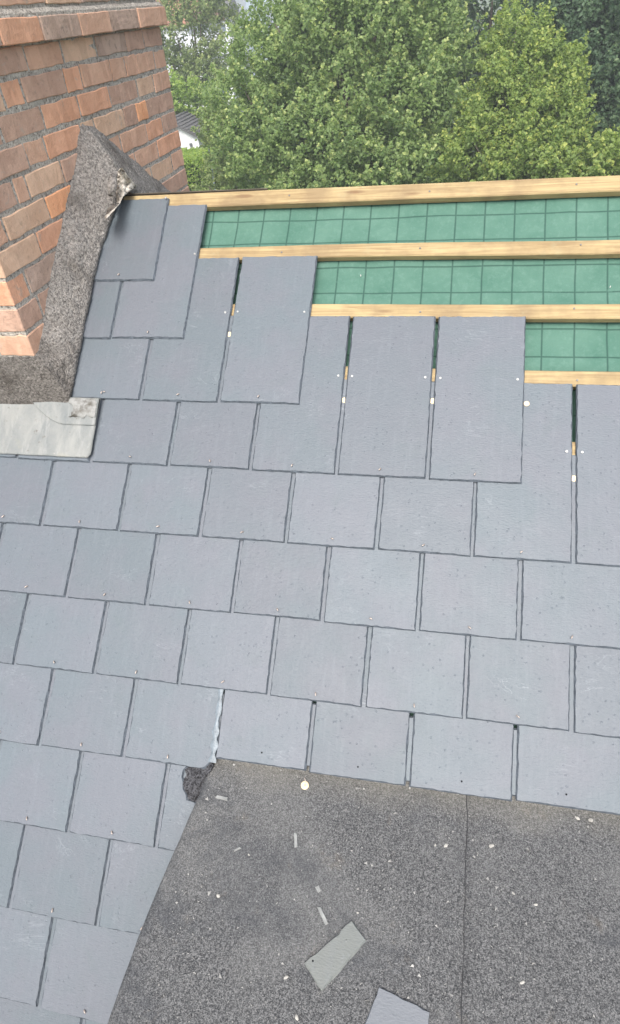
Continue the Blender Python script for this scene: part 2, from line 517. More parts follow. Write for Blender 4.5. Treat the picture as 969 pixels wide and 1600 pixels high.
BR = [brick_material('brick_orange', (0.60, 0.310, 0.190), (0.69, 0.385, 0.250), 0.14),
      brick_material('brick_salmon', (0.55, 0.320, 0.215), (0.64, 0.405, 0.285), 0.22),
      brick_material('brick_tan', (0.57, 0.365, 0.245), (0.66, 0.45, 0.315), 0.25),
      brick_material('brick_brown', (0.44, 0.275, 0.20), (0.54, 0.355, 0.265), 0.38),
      brick_material('brick_sooty', (0.39, 0.275, 0.21), (0.52, 0.37, 0.29), 0.65),
      brick_material('brick_bright', (0.70, 0.32, 0.165), (0.75, 0.385, 0.21), 0.05)]

# ------------------------------------------------------------------ the roof
roof = empty('slate_roof', (0, 0, ZR), (PITCH, 0, 0))
tag(roof, 'half finished blue-grey slate roof with bare battens over green underlay', 'roof')
GA = 0.814          # course gauge in slate widths
LEN = 1.985
TH = 0.025
TILT = TH / GA * 1.05
rs = random.Random(5)

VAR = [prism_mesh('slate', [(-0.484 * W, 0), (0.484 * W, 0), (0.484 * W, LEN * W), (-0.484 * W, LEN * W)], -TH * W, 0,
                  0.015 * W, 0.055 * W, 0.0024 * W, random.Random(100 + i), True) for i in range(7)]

def pin_mesh(r):
    bm = bmesh.new()
    a = r.uniform(-0.6, 0.6)
    p = [(0, 0, -0.002), (0, 0, 0.003), (0.004 * math.sin(a), -0.004 * math.cos(a), 0.0055), (0.0075 * math.sin(a), -0.008 * math.cos(a), 0.0062)]
    tube_bm(bm, p, [0.0016, 0.0016, 0.0018, 0.0013], 6)
    return bm_mesh('rivet', bm, True)
PINS = [pin_mesh(random.Random(i)) for i in range(5)]
for me in PINS: me.materials.append(MAT['rust'])
def disc_mesh(name, r, h, mat, seg=20):
    bm = bmesh.new()
    bmesh.ops.create_cone(bm, cap_ends=True, segments=seg, radius1=r, radius2=r * 0.85, depth=h)
    me = bm_mesh(name, bm)
    me.materials.append(mat)
    return me
NAILM = disc_mesh('nail', 0.0036, 0.0018, MAT['nail'], 12)
DISCM = disc_mesh('rivet_disc', 0.0095, 0.0012, MAT['pale_disc'])
HOLEM = disc_mesh('peg_hole', 0.0022, 0.0004, plain('hole_dark', (0.01, 0.01, 0.012), 0.9, 0.1, 0, 0.1, 10, 0), 10)

def slate(uc, k, poly=None, pin=True, nails=False, dv=0.0, lift=0.0, seed=None, hole=False):
    """uc centre, k course; poly in local (u,v) widths for a cut slate"""
    v = GA * k - 0.005 + dv
    if poly is None:
        me = rs.choice(VAR)
    else:
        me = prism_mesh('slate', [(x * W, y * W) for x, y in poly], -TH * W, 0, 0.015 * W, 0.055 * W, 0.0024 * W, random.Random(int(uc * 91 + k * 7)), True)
    o = link('slate', me, None, roof, ((uc + rs.uniform(-0.004, 0.004)) * W, (v + rs.uniform(-0.006, 0.006)) * W, (0.020 + lift) * W + rs.uniform(-0.0003, 0.0003)),
             (-TILT, 0, math.radians(rs.uniform(-0.22, 0.22))))
    if pin:
        q = link('rivet', rs.choice(PINS), None, o, (rs.uniform(-0.01, 0.01) * W, 0.088 * W, 0.0002))
        q.rotation_euler = (0, 0, rs.uniform(-0.9, 0.9))
    if hole:
        link('peg_hole', HOLEM, None, o, (0.0, 0.09 * W, 0.0003))
    if nails:
        for s in nails:
            link('nail', NAILM, None, o, (s * W, 1.195 * W, 0.0009))
    return o

def rect(x0, x1, y0=0.0, y1=LEN): return [(x0, y0), (x1, y0), (x1, y1), (x0, y1)]

HALF = 0.484
UR = 9.5
for k in range(-6, 8):
    odd = (k % 2 == 0)                     # even courses break joint at .5
    off = 0.02 if not odd else 0.01
    n0 = -5
    for i in range(-6, 11):
        uc = (i + off) if odd else (i + 0.5 + off)
        l, r = uc - 0.5, uc + 0.5
        if r < -4.6 or l > UR: continue
        if k < 0 and l > 0.30: continue
        if k == 7:
            continue
        if k == 6:
            continue
        if k == 5 and not (-2.0 < l and r < 1.1): continue
        if k == 4 and r > 3.6: continue
        if k == 4 and r < -1.6:
            slate(uc, k, rect(-HALF, HALF, 0, 0.80))      # runs under the lead only
            continue
        if k == 5 and l < -1.05: pass
        nails = False
        if k == 5 and -0.1 < l: nails = (-HALF + 0.055, HALF - 0.075)
        if k == 5 and abs(l + 1) < 0.1: nails = (HALF - 0.07,)
        if k == 4 and l > 0.4: nails = (-HALF + 0.06, HALF - 0.075)
        if k == 4 and 0.4 < l < 0.6: nails = (HALF - 0.07,)
        if k == 3 and 2.9 < l < 3.1: nails = (HALF - 0.06,)
        if k == 3 and l > 3.9: nails = (-HALF + 0.06, HALF - 0.06)
        if k == 0:
            if l > 0.4:                     # tail trimmed where the flat roof meets the slope
                cut = 0.118 + rs.uniform(0, 0.03)
                slate(uc, k, rect(-HALF, HALF, cut, LEN), pin=False, hole=False)
                link('peg_hole', HOLEM, None, roof, ((uc + rs.uniform(-.05, .05)) * W, (GA * 0 + 0.115 + cut) * W, 0.0215 * W - 0.0002), (-TILT, 0, 0))
                continue
            if l > -0.6:
                slate(uc, k, [(-HALF, 0), (HALF - 0.06, 0.0), (HALF, 0.09), (HALF, LEN), (-HALF, LEN)])
                continue
        if k == -1 and l > -0.2:
            # cut to the edge of the flat roof, top corner broken away
            slate(uc, k, [(-HALF, 0), (0.0, 0), (0.0, 0.45), (-0.23, 0.51), (-0.25, 0.56), (-0.29, 0.60), (-0.285, 0.66), (-0.32, 0.71), (-0.31, 0.77), (-0.27, 0.82), (-0.2, 0.85), (-0.1, 0.9), (-0.1, LEN), (-HALF, LEN)], pin=False)
            continue
        if k < 0 and r > 0.35:
            slate(uc, k, rect(-HALF, 0.36 - uc), pin=(k % 2 == 0))
            continue
        slate(uc, k, nails=nails)
for i in range(0, 10):                      # under-eaves course showing in the open joints above the flat roof
    slate(i + 0.52, -1, rect(-HALF, HALF, 0.98, 1.6), pin=False)
# the verge courses beside the chimney, built by hand
slate(-1.50, 5, rect(-0.62, 0.47))
slate(-1.85, 6, rect(-0.30, 0.325, 0.0, LEN - 0.1), pin=False)
slate(-1.03, 6, rect(-0.485, 0.485, 0, LEN - 0.03), nails=(0.44,))
slate(-1.55, 7, rect(-0.5, 0.485, 0, 1.24), pin=True, lift=0.002)
link('nail', NAILM, None, roof, (-1.10 * W, 6.90 * W, 0.013 * W))
# copper discs showing in the open joints, half a disc by the step
for u, v, n in ((1.515, 4.15, -0.036), (2.515, 4.17, -0.036), (0.018, 4.97, -0.036), (4.018, 3.345, -0.036)):
    link('rivet_disc', DISCM, None, roof, (u * W, v * W, n * W))
link('rivet_disc', disc_mesh('rivet_disc', 0.0078, 0.0012, MAT['pale_disc']), None, roof, (3.518 * W, 4.165 * W, -0.026 * W), (-TILT, 0, 0))

# battens
def batten(u0, u1, v0, v1, n0, n1, r, name='batten', bow=0.02):
    bm = bmesh.new()
    seg = 26
    rings = []
    for i in range(seg + 1):
        t = i / seg
        u = u0 + (u1 - u0) * t
        w = bow * mnoise.noise(Vector((u * 0.35, v0 * 3, 0))) 
        c = 0.012
        pr = [(v0, n0), (v1, n0), (v1, n1 - c), (v1 - c, n1), (v0 + c, n1), (v0, n1 - c)]
        rings.append([bm.verts.new((u * W, (a + w + r.uniform(-.0015, .0015)) * W, (b + r.uniform(-.001, .001)) * W)) for a, b in pr])
    for a, b in zip(rings, rings[1:]):
        for k in range(6):
            bm.faces.new((a[k], a[(k + 1) % 6], b[(k + 1) % 6], b[k]))
    bm.faces.new(rings[0]); bm.faces.new(rings[-1][::-1])
    return link(name, bm_mesh(name, bm), MAT['timber'], roof)
BT = -0.066
for k in range(-8, 6):
    vt = GA * k + LEN + 0.155
    r = random.Random(k + 50)
    if k == -3 + 20: continue
    u1 = UR if k >= -2 else 0.3
    batten(-4.6 if k < 3 else -2.0, u1, vt - 0.185, vt - 0.003, BT - 0.085, BT, r)
batten(-1.75, UR, 6.815, 7.03, BT - 0.085, BT + 0.004, random.Random(99), 'ridge_batten')
# thin board behind the ridge batten, its dark edge shows at the left
box('ridge_board', (-1.85 * W, 0.25 * W, 7.036 * W, 7.052 * W, -0.4 * W, -0.058 * W), plain('weathered_board', (0.10, 0.085, 0.065), 0.8), roof, bevel=0.002)

DK = disc_mesh('nail', 0.0032, 0.0015, plain('dull_nail', (0.20, 0.19, 0.18), 0.5, 0.5, 0.6, 0.2, 60, 0), 10)
rn = random.Random(61)
for vt, n in ((6.92, BT + 0.008), (6.12, BT + 0.004), (5.30, BT + 0.004), (4.48, BT + 0.004)):
    for u in (0.55, 2.28, 4.02, 5.75):
        link('nail', DK, None, roof, ((u + rn.uniform(-.05, .05)) * W, (vt + rn.uniform(-.03, .03)) * W, n * W))
# underlay: two lengths lapped under a batten, sagging between
def underlay(u0, u1, v0, v1, base, mat, name='underlay'):
    nu, nv = 150, 60
    vs, fs = [], []
    for j in range(nv + 1):
        v = v0 + (v1 - v0) * j / nv
        for i in range(nu + 1):
            u = u0 + (u1 - u0) * i / nu
            ph = ((v - 6.21) / GA) % 1.0
            sag = 0.035 * math.sin(math.pi * ph) * (0.7 + 0.6 * mnoise.noise(Vector((u * 0.6, v * 0.3, 1))))
            n = base - sag + 0.020 * mnoise.noise(Vector((u * 1.7, v * 1.7, 3))) + 0.009 * mnoise.noise(Vector((u * 4 + v, v * 6, 9)))
            vs.append((u * W, v * W, n * W))
    for j in range(nv):
        for i in range(nu):
            a = j * (nu + 1) + i
            fs.append((a, a + 1, a + nu + 2, a + nu + 1))
    return link(name, mesh(name, vs, fs, True), mat, roof)
underlay(-4.6, UR, 5.22, 7.08, BT - 0.10, MAT['under1'])
underlay(-4.6, UR, -0.1, 5.30, BT - 0.112, MAT['under2'])
box('roof_deck', (-4.6 * W, UR * W, 0.1 * W, 7.06 * W, -0.52 * W, -0.42 * W), plain('deck_board', (0.25, 0.18, 0.11), 0.8), roof)
box('roof_deck', (-4.6 * W, 0.3 * W, -12 * W, 0.09 * W, -0.52 * W, -0.20 * W), plain('deck_board', (0.25, 0.18, 0.11), 0.8), roof)
# white flecks of slate dust and clips lying on the underlay
rr = random.Random(8)
for (u, v) in ((3.62, 5.36), (1.55, 5.83), (4.4, 5.65)):
    l = rr.uniform(0.02, 0.045)
    o = prism('offcut_fleck', [(0, 0), (l * W, 0.004), (l * W * 0.9, 0.006), (0.001, 0.003)], 0, 0.0015, MAT['nail'], roof, loc=(u * W, v * W, (BT - 0.115) * W), rot=(0, 0, rr.uniform(0.2, 1.4)))
# sealant smeared down one joint
vs, fs = [], []
N = 40
for i in range(N + 1):
    t = i / N
    v = 0.08 + 0.76 * t
    w = 0.026 + 0.030 * mnoise.noise(Vector((v * 9, 0, 0))) + (0.012 if v < 0.3 else 0)
    c = 0.498 + 0.012 * mnoise.noise(Vector((v * 3, 5, 0)))
    h = 0.026 - (v) * TILT
    for s, hh in ((-1, -0.004), (-0.5, 0.0015), (0, 0.003), (0.5, 0.0015), (1, -0.004)):
        vs.append(((c + s * w * (1 + 0.3 * mnoise.noise(Vector((v * 22, s, 0))))) * W, v * W, (h + hh) * W))
for i in range(N):
    for j in range(4):
        a = i * 5 + j
        fs.append((a, a + 1, a + 6, a + 5))
link('joint_sealant', mesh('joint_sealant', vs, fs, True), MAT['seal'], roof)
# far slope of the roof and the walls under it
bm = bmesh.new()
A = R3(-4.6, 5.72, 4.04); B = R3(UR, 5.72, 4.04); C_ = R3(UR, 26, -11.4); D_ = R3(-4.6, 26, -11.4)
va = [bm.verts.new(p) for p in (A, B, C_, D_)] + [bm.verts.new(p + Vector((0, 0, -0.08))) for p in (A, B, C_, D_)]
for f in ((0, 1, 2, 3), (7, 6, 5, 4), (0, 4, 5, 1), (1, 5, 6, 2), (2, 6, 7, 3), (3, 7, 4, 0)): bm.faces.new([va[i] for i in f])
far_slope = link('far_slope', bm_mesh('far_slope', bm), MAT['slate'], roof)
far_slope.matrix_parent_inverse = (Matrix.Translation((0, 0, ZR)) @ Matrix.Rotation(PITCH, 4, 'X')).inverted()

# ------------------------------------------------------------------ chimney
chim = empty('brick_chimney', R3(-3.4, 6.1, 3.0))
CO = Vector(chim.location)
tag(chim, 'old orange brick chimney stack with cement fillet straddling the ridge', 'chimney')
UC, F0, F1, UL = -2.2, 3.19, 9.08, -4.75
def L3(u, F, Z): return R3(u, F, Z) - CO
ZB = [3.05, 3.35, 3.66, 3.97, 4.27, 4.56, 4.85, 5.14, 5.43, 5.72]
ZB = [3.05 - 0.3 * i for i in range(10, 0, -1)] + ZB
def cbox(name, u0, u1, f0, f1, z0, z1, mat, bevel=0.004, jit=0.0011, cuts=0, r=random, warp=None):
    a, b = L3(u0, f0, z0), L3(u1, f1, z1)
    return box(name, (a.x, b.x, a.y, b.y, a.z, b.z), mat, chim, bevel, jit, cuts, r, warp)
RC = random.Random(21)
cbox('mortar_core', UL, UC - 0.011, F0 + 0.011, F1 - 0.011, -7, 6.02, MAT['mortar'], 0, 0)
SIDE = {10: [3.95, 4.9], 11: [3.63, 4.55], 12: [3.555, 4.45], 13: [4.0, 4.9, 7.6, 8.53], 14: [3.49, 4.41, 5.3, 6.2, 7.12, 8.04],
        15: [3.895, 4.15, 4.98, 5.85, 6.77, 7.735, 8.43], 16: [3.42, 4.32, 4.77, 5.7, 6.1, 7.045, 7.505, 7.93],
        17: [4.0, 4.9, 5.82, 6.745, 7.73, 8.395], 18: [3.7, 4.24, 4.65, 5.62, 6.06, 6.955, 7.46, 7.87, 8.6], 19: [4.02, 4.9, 5.745, 6.675, 7.645, 8.32]}
# colour of the bricks that show, course by course from the near corner
KIND = {11: [3, 3], 12: [0, 4, 3], 13: [2, 0, 2], 14: [1, 2, 5, 1, 1, 1, 0], 15: [3, 1, 2, 3, 1, 1, 0, 3], 16: [2, 3, 1, 0, 2, 2, 3, 5, 3],
        17: [3, 3, 0, 0, 3, 2, 1], 18: [3, 2, 0, 3, 0, 1, 1, 1, 1, 1], 19: [4, 3, 1, 2, 4, 3, 3]}
first = {}
def pick(course, i):
    ks = KIND.get(course)
    if ks and i < len(ks): return BR[ks[i]]
    return BR[RC.choices((0, 1, 2, 3, 4), (2, 4, 3, 3, 1))[0]]
def add_brick(u0, u1, f0, f1, z0, z1, mat):
    return cbox('brick', u0 + RC.uniform(-.002, .002), u1 + RC.uniform(-.010, .008), f0, f1, z0 + RC.uniform(-.006, .008), z1 + RC.uniform(-.008, .006), mat, 0.009 * W, 0.0145 * W, 4, RC, (Vector((u0, f0, z0)), True, f0 < F0 + 0.01))
for ci, z in enumerate(ZB):
    top = ZB[ci + 1] if ci + 1 < len(ZB) else 6.0
    z0, z1 = z + 0.022, top - 0.024
    if ci not in SIDE: continue
    js = SIDE[ci]
    ed = [F0] + js + [F1]
    fb = 0.46 if js[0] - F0 > 0.6 else 0.93          # corner brick shows its other face at the front
    for i in range(len(ed) - 1):
        g0 = 0.0 if i == 0 else 0.019
        g1 = 0.0 if i == len(ed) - 2 else 0.019
        if i == 0:
            add_brick(UC - fb + 0.014, UC, ed[0], ed[1] - g1, z0, z1, pick(ci, 0))
        else:
            add_brick(UC - 0.42, UC, ed[i] + g0, ed[i + 1] - g1, z0, z1, pick(ci, i))
    u = UC - fb
    while u > UL:
        w = min(0.92, u - UL)
        if w < 0.12: break
        add_brick(u - w + 0.014, u - 0.014, F0, F0 + 0.42, z0, z1, pick(99, 0) if ci > 11 else BR[0])
        u -= w
# oversailing courses, mortar shelf and the courses above
cbox('mortar_bed', UL - 0.05, UC + 0.082, F0 - 0.082, F1 + 0.082, 6.005, 6.25, MAT['mortar'], 0, 0)
def ring(z0, z1, pr, js, kinds):
    ed = [F0 - pr] + js + [F1 + pr]
    for i in range(len(ed) - 1):
        add_brick(UC - 0.4, UC + pr, ed[i] + (0 if i == 0 else 0.012), ed[i + 1] - 0.012, z0, z1, BR[kinds[i % len(kinds)]])
    u = UC - 0.42
    while u > UL + 0.2:
        add_brick(u - 0.9, u - 0.014, F0 - pr, F0 + 0.3, z0, z1, BR[RC.choice((1, 2, 4))])
        u -= 0.92
ring(5.995, 6.225, 0.1, [3.5, 4.38, 5.24, 6.18, 7.08, 8.05], [3, 4, 0, 4, 1, 4, 1])
cbox('mortar_core', UL, UC + 0.01, F0 + 0.02, F1 - 0.02, 6.25, 8.1, MAT['mortar'], 0, 0)
# weathered mortar shelf sloping off the oversail
bm = bmesh.new()
pr = [(0.085, 6.215), (0.075, 6.245), (0.03, 6.29), (0.0, 6.30)]
rows_ = []
for i in range(60):
    F = F0 - 0.08 + (F1 - F0 + 0.16) * i / 59
    rows_.append([bm.verts.new(L3(UC + a + 0.012 * mnoise.noise(Vector((F * 4, a * 9, 0))), F, b + 0.012 * mnoise.noise(Vector((F * 6, 3, b))))) for a, b in pr])
for a, b in zip(rows_, rows_[1:]):
    for k in range(3): bm.faces.new((a[k], a[k + 1], b[k + 1], b[k]))
link('mortar_shelf', bm_mesh('mortar_shelf', bm, True), MAT['mortar'], chim)
for zi, (z0, z1) in enumerate(((6.325, 6.59), (6.62, 6.88), (6.91, 7.17), (7.2, 7.46), (7.49, 7.75), (7.78, 8.04))):
    ring(z0, z1, 0.03, [3.7 + zi % 2 * .45, 4.6, 5.62, 6.5, 7.3, 8.1, 8.6], [4, 3, 1, 2, 4, 1, 4, 3])

# cement fillet: a wedge against the side face, over the ridge, and round the front
def surf(name, grid, mat, parent, amp, origin, freq=7.0, thick=None):
    """grid of building-frame points -> rough sheet"""
    vs, fs = [], []
    nr, nc = len(grid), len(grid[0])
    for j, row in enumerate(grid):
        for i, p in enumerate(row):
            q = Vector(p)
            d = mnoise.noise(q * freq) * 0.55 + mnoise.noise(q * freq * 3.1) * 0.3 + mnoise.noise(q * freq * 8) * 0.2
            e = min(1.0, i / 2.0)
            q = q + Vector((0.7, -0.1, 0.7)) * amp * d * (0.25 + 0.75 * e)
            vs.append(R3(*q) - origin)
    for j in range(nr - 1):
        for i in range(nc - 1):
            a = j * nc + i
            fs.append((a, a + 1, a + nc + 1, a + nc))
    return link(name, mesh(name, vs, fs, True), mat, parent)
def roofpt(u, v, n): return (u, v * CP - n * SP, v * SP + n * CP)
def lerp3(a, b, t): return tuple(a[i] + (b[i] - a[i]) * t for i in range(3))
def sect(a, b, bulge=0.03, n=20, drop=0.06):
    """profile from the wall point a to the toe b, then a short drop to the slates"""
    r = []
    for i in range(n):
        t = i / (n - 1)
        p = lerp3(a, b, t)
        k = bulge * math.sin(math.pi * t)
        r.append((p[0] + k * 0.7, p[1], p[2] + k * 0.7))
    r.append((b[0] - 0.004, b[1], b[2] - drop * 0.5))
    r.append((b[0] - 0.03, b[1], b[2] - drop))
    return r
# control stations along the near slope: inner (F,Z on the face), toe (u,v)
inner = [(3.27, 3.075), (3.60, 3.35), (3.89, 3.63), (4.36, 4.02), (4.66, 4.25), (5.01, 4.52), (5.36, 4.77), (5.60, 5.03), (5.80, 5.115)]
toe = [(-1.885, 4.00), (-1.885, 4.4), (-1.885, 4.9), (-1.885, 5.3), (-1.885, 5.73), (-1.86, 6.2), (-1.80, 6.6), (-1.77, 6.95), (-1.74, 7.18)]
def cr(seq, t):
    n = len(seq) - 1
    x = t * n
    i = min(int(x), n - 1)
    f = x - i
    return tuple(seq[i][k] + (seq[i + 1][k] - seq[i][k]) * f for k in range(len(seq[0])))
inner2 = [(5.80, 5.115), (6.13, 5.03), (6.72, 4.65), (7.0, 4.51), (7.5, 4.20), (8.12, 3.84), (9.0, 3.35)]
g = []
for j in range(90):                               # front apron, left to right
    t = j / 90
    ui = -4.75 + (UC + 4.75) * t
    ut = -4.75 + (-1.885 + 4.75) * t
    a = (ui, F0 + 0.02, 3.095 + 0.012 * mnoise.noise(Vector((ui * 3, 1, 0))))
    g.append(sect(a, roofpt(ut, 3.975 + 0.02 * t + 0.010 * mnoise.noise(Vector((ut * 4, 7, 0))), 0.085), 0.035, 26, 0.11))
NS = 150
for j in range(NS + 1):                           # up the side face
    t = j / NS
    F, Z = cr(inner, t)
    k = min(1, j / 10)
    F = F * k + (F0 + 0.02) * (1 - k); Z = Z * k + 3.095 * (1 - k)
    u, v = cr(toe, t)
    u += (0.012 * mnoise.noise(Vector((v * 3, 0, 0))) + 0.008 * mnoise.noise(Vector((v * 11, 0, 0)))) * k
    g.append(sect((UC - 0.02, F, Z + k * 0.010 * mnoise.noise(Vector((F * 8, 4, 0)))), roofpt(u, v, 0.085), 0.035, 26, 0.11))
for j in range(1, 81):                            # down beyond the ridge
    t = j / 80
    F, Z = cr(inner2, t)
    Ft = 5.66 + (9.4 - 5.66) * t
    g.append(sect((UC - 0.02, F, Z), (-1.74 - 0.10 * t, Ft, 4.50 - (Ft - 5.66) * 0.74), 0.035, 26, 0.10))
surf('cement_fillet', g, MAT['fillet'], chim, 0.045, CO, 6.0)

# broken bedding left by the missing ridge tile: an arched lip with a hollow under it
def lump(name, path, radii, mat, seed, amp=0.35, seg=12):
    bm = bmesh.new()
    tube_bm(bm, [R3(*p) - CO for p in path], [r * W for r in radii], seg)
    for v in bm.verts:
        q = v.co * 22 + Vector((seed, 0, 0))
        v.co += Vector((mnoise.noise(q), mnoise.noise(q + Vector((9, 0, 0))), mnoise.noise(q + Vector((0, 9, 0))))) * amp * 0.02
    return link(name, bm_mesh(name, bm, True), mat, chim)
def rp(px, py, u):
    d = CAMX * ((px - 484.5) / FPX) - CAMY * ((py - 800) / FPX) - CAMZ
    q = CAMP + d * ((u * W - CAMP.x) / d.x)
    return (u, q.y / W, (q.z - ZR) / W)
ST = [((188, 263), (191, 262)), ((187, 270), (199, 273)), ((186, 278), (208, 284)), ((185, 287), (214, 291)), ((185, 296), (207, 295)),
      ((186, 304), (198, 303)), ((186, 312), (192, 308)), ((183, 319), (188, 317)), ((176, 326), (180, 327)), ((167, 335), (169, 339))]
vs, fs = [], []
n1, n2 = 36, 12
for lay in (0, 1):
    for a in range(n1 + 1):
        x = a / n1 * (len(ST) - 1); k = min(int(x), len(ST) - 2); f = x - k
        Lx = [ST[k][0][i] + (ST[k + 1][0][i] - ST[k][0][i]) * f for i in (0, 1)]
        Rx = [ST[k][1][i] + (ST[k + 1][1][i] - ST[k][1][i]) * f for i in (0, 1)]
        for b in range(n2 + 1):
            t = b / n2
            px_, py_ = Lx[0] + (Rx[0] - Lx[0]) * t, Lx[1] + (Rx[1] - Lx[1]) * t
            d = mnoise.noise(Vector((px_ * 0.22, py_ * 0.22, 3))) * 0.05 + mnoise.noise(Vector((px_ * 0.6, py_ * 0.6, 8))) * 0.02
            dent = -0.07 * math.exp(-((px_ - 200) ** 2 + (py_ - 285) ** 2) / 12)
            p = rp(px_, py_, -1.715 + 0.12 * math.sin(math.pi / 2 * t) + d + dent)
            vs.append(R3(p[0] - lay * 0.05, p[1] + lay * 0.015, p[2] - lay * 0.03) - CO)
wd_ = n2 + 1
for lay in (0, 1):
    o_ = lay * (n1 + 1) * wd_
    for a in range(n1):
        for b in range(n2):
            q = o_ + a * wd_ + b
            fs.append((q, q + 1, q + wd_ + 1, q + wd_) if not lay else (q, q + wd_, q + wd_ + 1, q + 1))
o_ = (n1 + 1) * wd_
for a in range(n1):
    for b in (0, n2):
        q = a * wd_ + b
        fs.append((q, q + wd_, q + wd_ + o_, q + o_))
for b in range(n2):
    for a in (0, n1):
        q = a * wd_ + b
        fs.append((q, q + 1, q + 1 + o_, q + o_))
link('ridge_bedding', mesh('ridge_bedding', vs, fs, True), MAT['pale_mortar'], chim)
lump('mortar_stone', [rp(170, 329, -1.68), rp(174, 325, -1.66), rp(181, 320, -1.65)], [0.03, 0.06, 0.035], MAT['sooty'], 11, 0.9)
lump('mortar_stone', [rp(176, 300, -1.70), rp(177, 290, -1.69), rp(180, 278, -1.70)], [0.03, 0.05, 0.03], MAT['fillet'], 15, 0.9)

# lead apron
def sheet(name, poly_rows, mat, parent, th=0.0022, freq=1.0):
    """rows of roof-frame (u,v,n) -> sheet with thickness, parented under the chimney"""
    vs, fs = [], []
    nr, nc = len(poly_rows), len(poly_rows[0])
    for lay in (0, 1):
        for row in poly_rows:
            for (u, v, n) in row:
                vs.append(R3(*roofpt(u, v, n - lay * th / W)) - CO)
    def idx(l, j, i): return l * nr * nc + j * nc + i
    for j in range(nr - 1):
        for i in range(nc - 1):
            fs.append((idx(0, j, i), idx(0, j, i + 1), idx(0, j + 1, i + 1), idx(0, j + 1, i)))
            fs.append((idx(1, j, i), idx(1, j + 1, i), idx(1, j + 1, i + 1), idx(1, j, i + 1)))
    for j in range(nr - 1):
        for i in (0, nc - 1):
            fs.append((idx(0, j, i), idx(0, j + 1, i), idx(1, j + 1, i), idx(1, j, i)))
    for i in range(nc - 1):
        for j in (0, nr - 1):
            fs.append((idx(0, j, i), idx(1, j, i), idx(1, j, i + 1), idx(0, j, i + 1)))
    return link(name, mesh(name, vs, fs, True), mat, parent)
rows_ = []
for j in range(31):
    t = j / 30
    row = []
    for i in range(91):
        s = i / 90
        vb = 3.292 + 0.006 * mnoise.noise(Vector((s * 14, 0, 0))) + 0.01 * (s < 0.75) * 0
        ur = -1.485 - 0.012 * t + 0.004 * mnoise.noise(Vector((t * 9, 2, 0)))
        if t < 0.06: ur -= 0.035 * (1 - t / 0.06)
        u = -4.7 + (ur + 4.7) * s
        v = vb + (4.06 - vb) * t
        n = 0.046 - 0.012 * t + 0.010 * mnoise.noise(Vector((u * 2.2, v * 1.2, 0))) + 0.005 * mnoise.noise(Vector((u * 6, v * 5, 4)))
        row.append((u, v, n))
    rows_.append(row)
sheet('lead_flashing', rows_, MAT['lead'], chim)
# second piece dressed over it with a curved lower edge
rows_ = []
for j in range(16):
    t = j / 15
    row = []
    for i in range(41):
        s = i / 40
        u = -2.42 + (-1.492 + 2.42) * s
        low = 3.70 + 0.30 * max(0, 1 - s / 0.55) ** 1.7
        v = low + (4.05 - low) * t
        n = 0.058 + 0.012 * t + 0.009 * mnoise.noise(Vector((u * 3.2, v * 3, 7)))
        row.append((u, v, n))
    rows_.append(row)
sheet('lead_flashing', rows_, MAT['lead'], chim)
# mortar smeared on the lead's corner
rows_ = []
for j in range(13):
    t = j / 12
    row = []
    for i in range(19):
        s = i / 18
        u = -1.86 + 0.05 * math.sin(t * 5) * (1 - s) + (0.355 - 0.03 * t * t) * s + 0.03 * mnoise.noise(Vector((t * 6, s * 3, 0)))
        v = 3.80 + 0.24 * t + 0.05 * mnoise.noise(Vector((s * 5, t * 3, 2))) * (1 - t)
        e = min(s, 1 - s, t, 1 - t) * 6
        n = 0.072 + 0.018 * min(1, e) + 0.02 * mnoise.noise(Vector((u * 14, v * 14, 7))) * min(1, e)
        row.append((u, v, n))
    rows_.append(row)
m_ = rubble_material('smeared_mortar', (0.16, 0.16, 0.152), (0.32, 0.32, 0.305), (0.08, 0.072, 0.06), 14, 0.7, 0.004, (0.12, 0.112, 0.095), 20)
sheet('mortar_smear', rows_, m_, chim, 0.004)

# ------------------------------------------------------------------ flat roof of the dormer
flat = empty('flat_roof', R3(3.0, -1.5, 0.0))
FO = Vector(flat.location)
tag(flat, 'flat dormer roof covered in worn grey mineral felt', 'roof')
def edge_u(F):
    pts = [(-9.0, 0.33), (-2.15, 0.312), (-1.9, 0.312), (-1.72, 0.314), (-1.56, 0.318), (-1.4, 0.326), (-1.255, 0.337), (-1.1, 0.350), (-0.918, 0.368), (-0.383, 0.425), (0.09, 0.468), (0.6, 0.50)]
    for (a, ua), (b, ub) in zip(pts, pts[1:]):
        if F <= b: return ua + (ub - ua) * (F - a) / (b - a)
    return pts[-1][1]
def felt_z(u, F):
    z = 0.012 * mnoise.noise(Vector((u * 0.7, F * 0.7, 0))) + 0.006 * mnoise.noise(Vector((u * 2.4, F * 2.4, 5)))
    z += 0.03 * max(0, 1 - (u - edge_u(F)) / 0.25) ** 2 * 0
    if F > 0.12: z += (F - 0.12) * 0.75
    return z
def seam_u(F): return 3.087 + 0.035 * (F - 0.14) * 0.6 + 0.014 * mnoise.noise(Vector((F * 2.3, 8, 0))) + 0.008 * mnoise.noise(Vector((F * 8, 8, 0)))
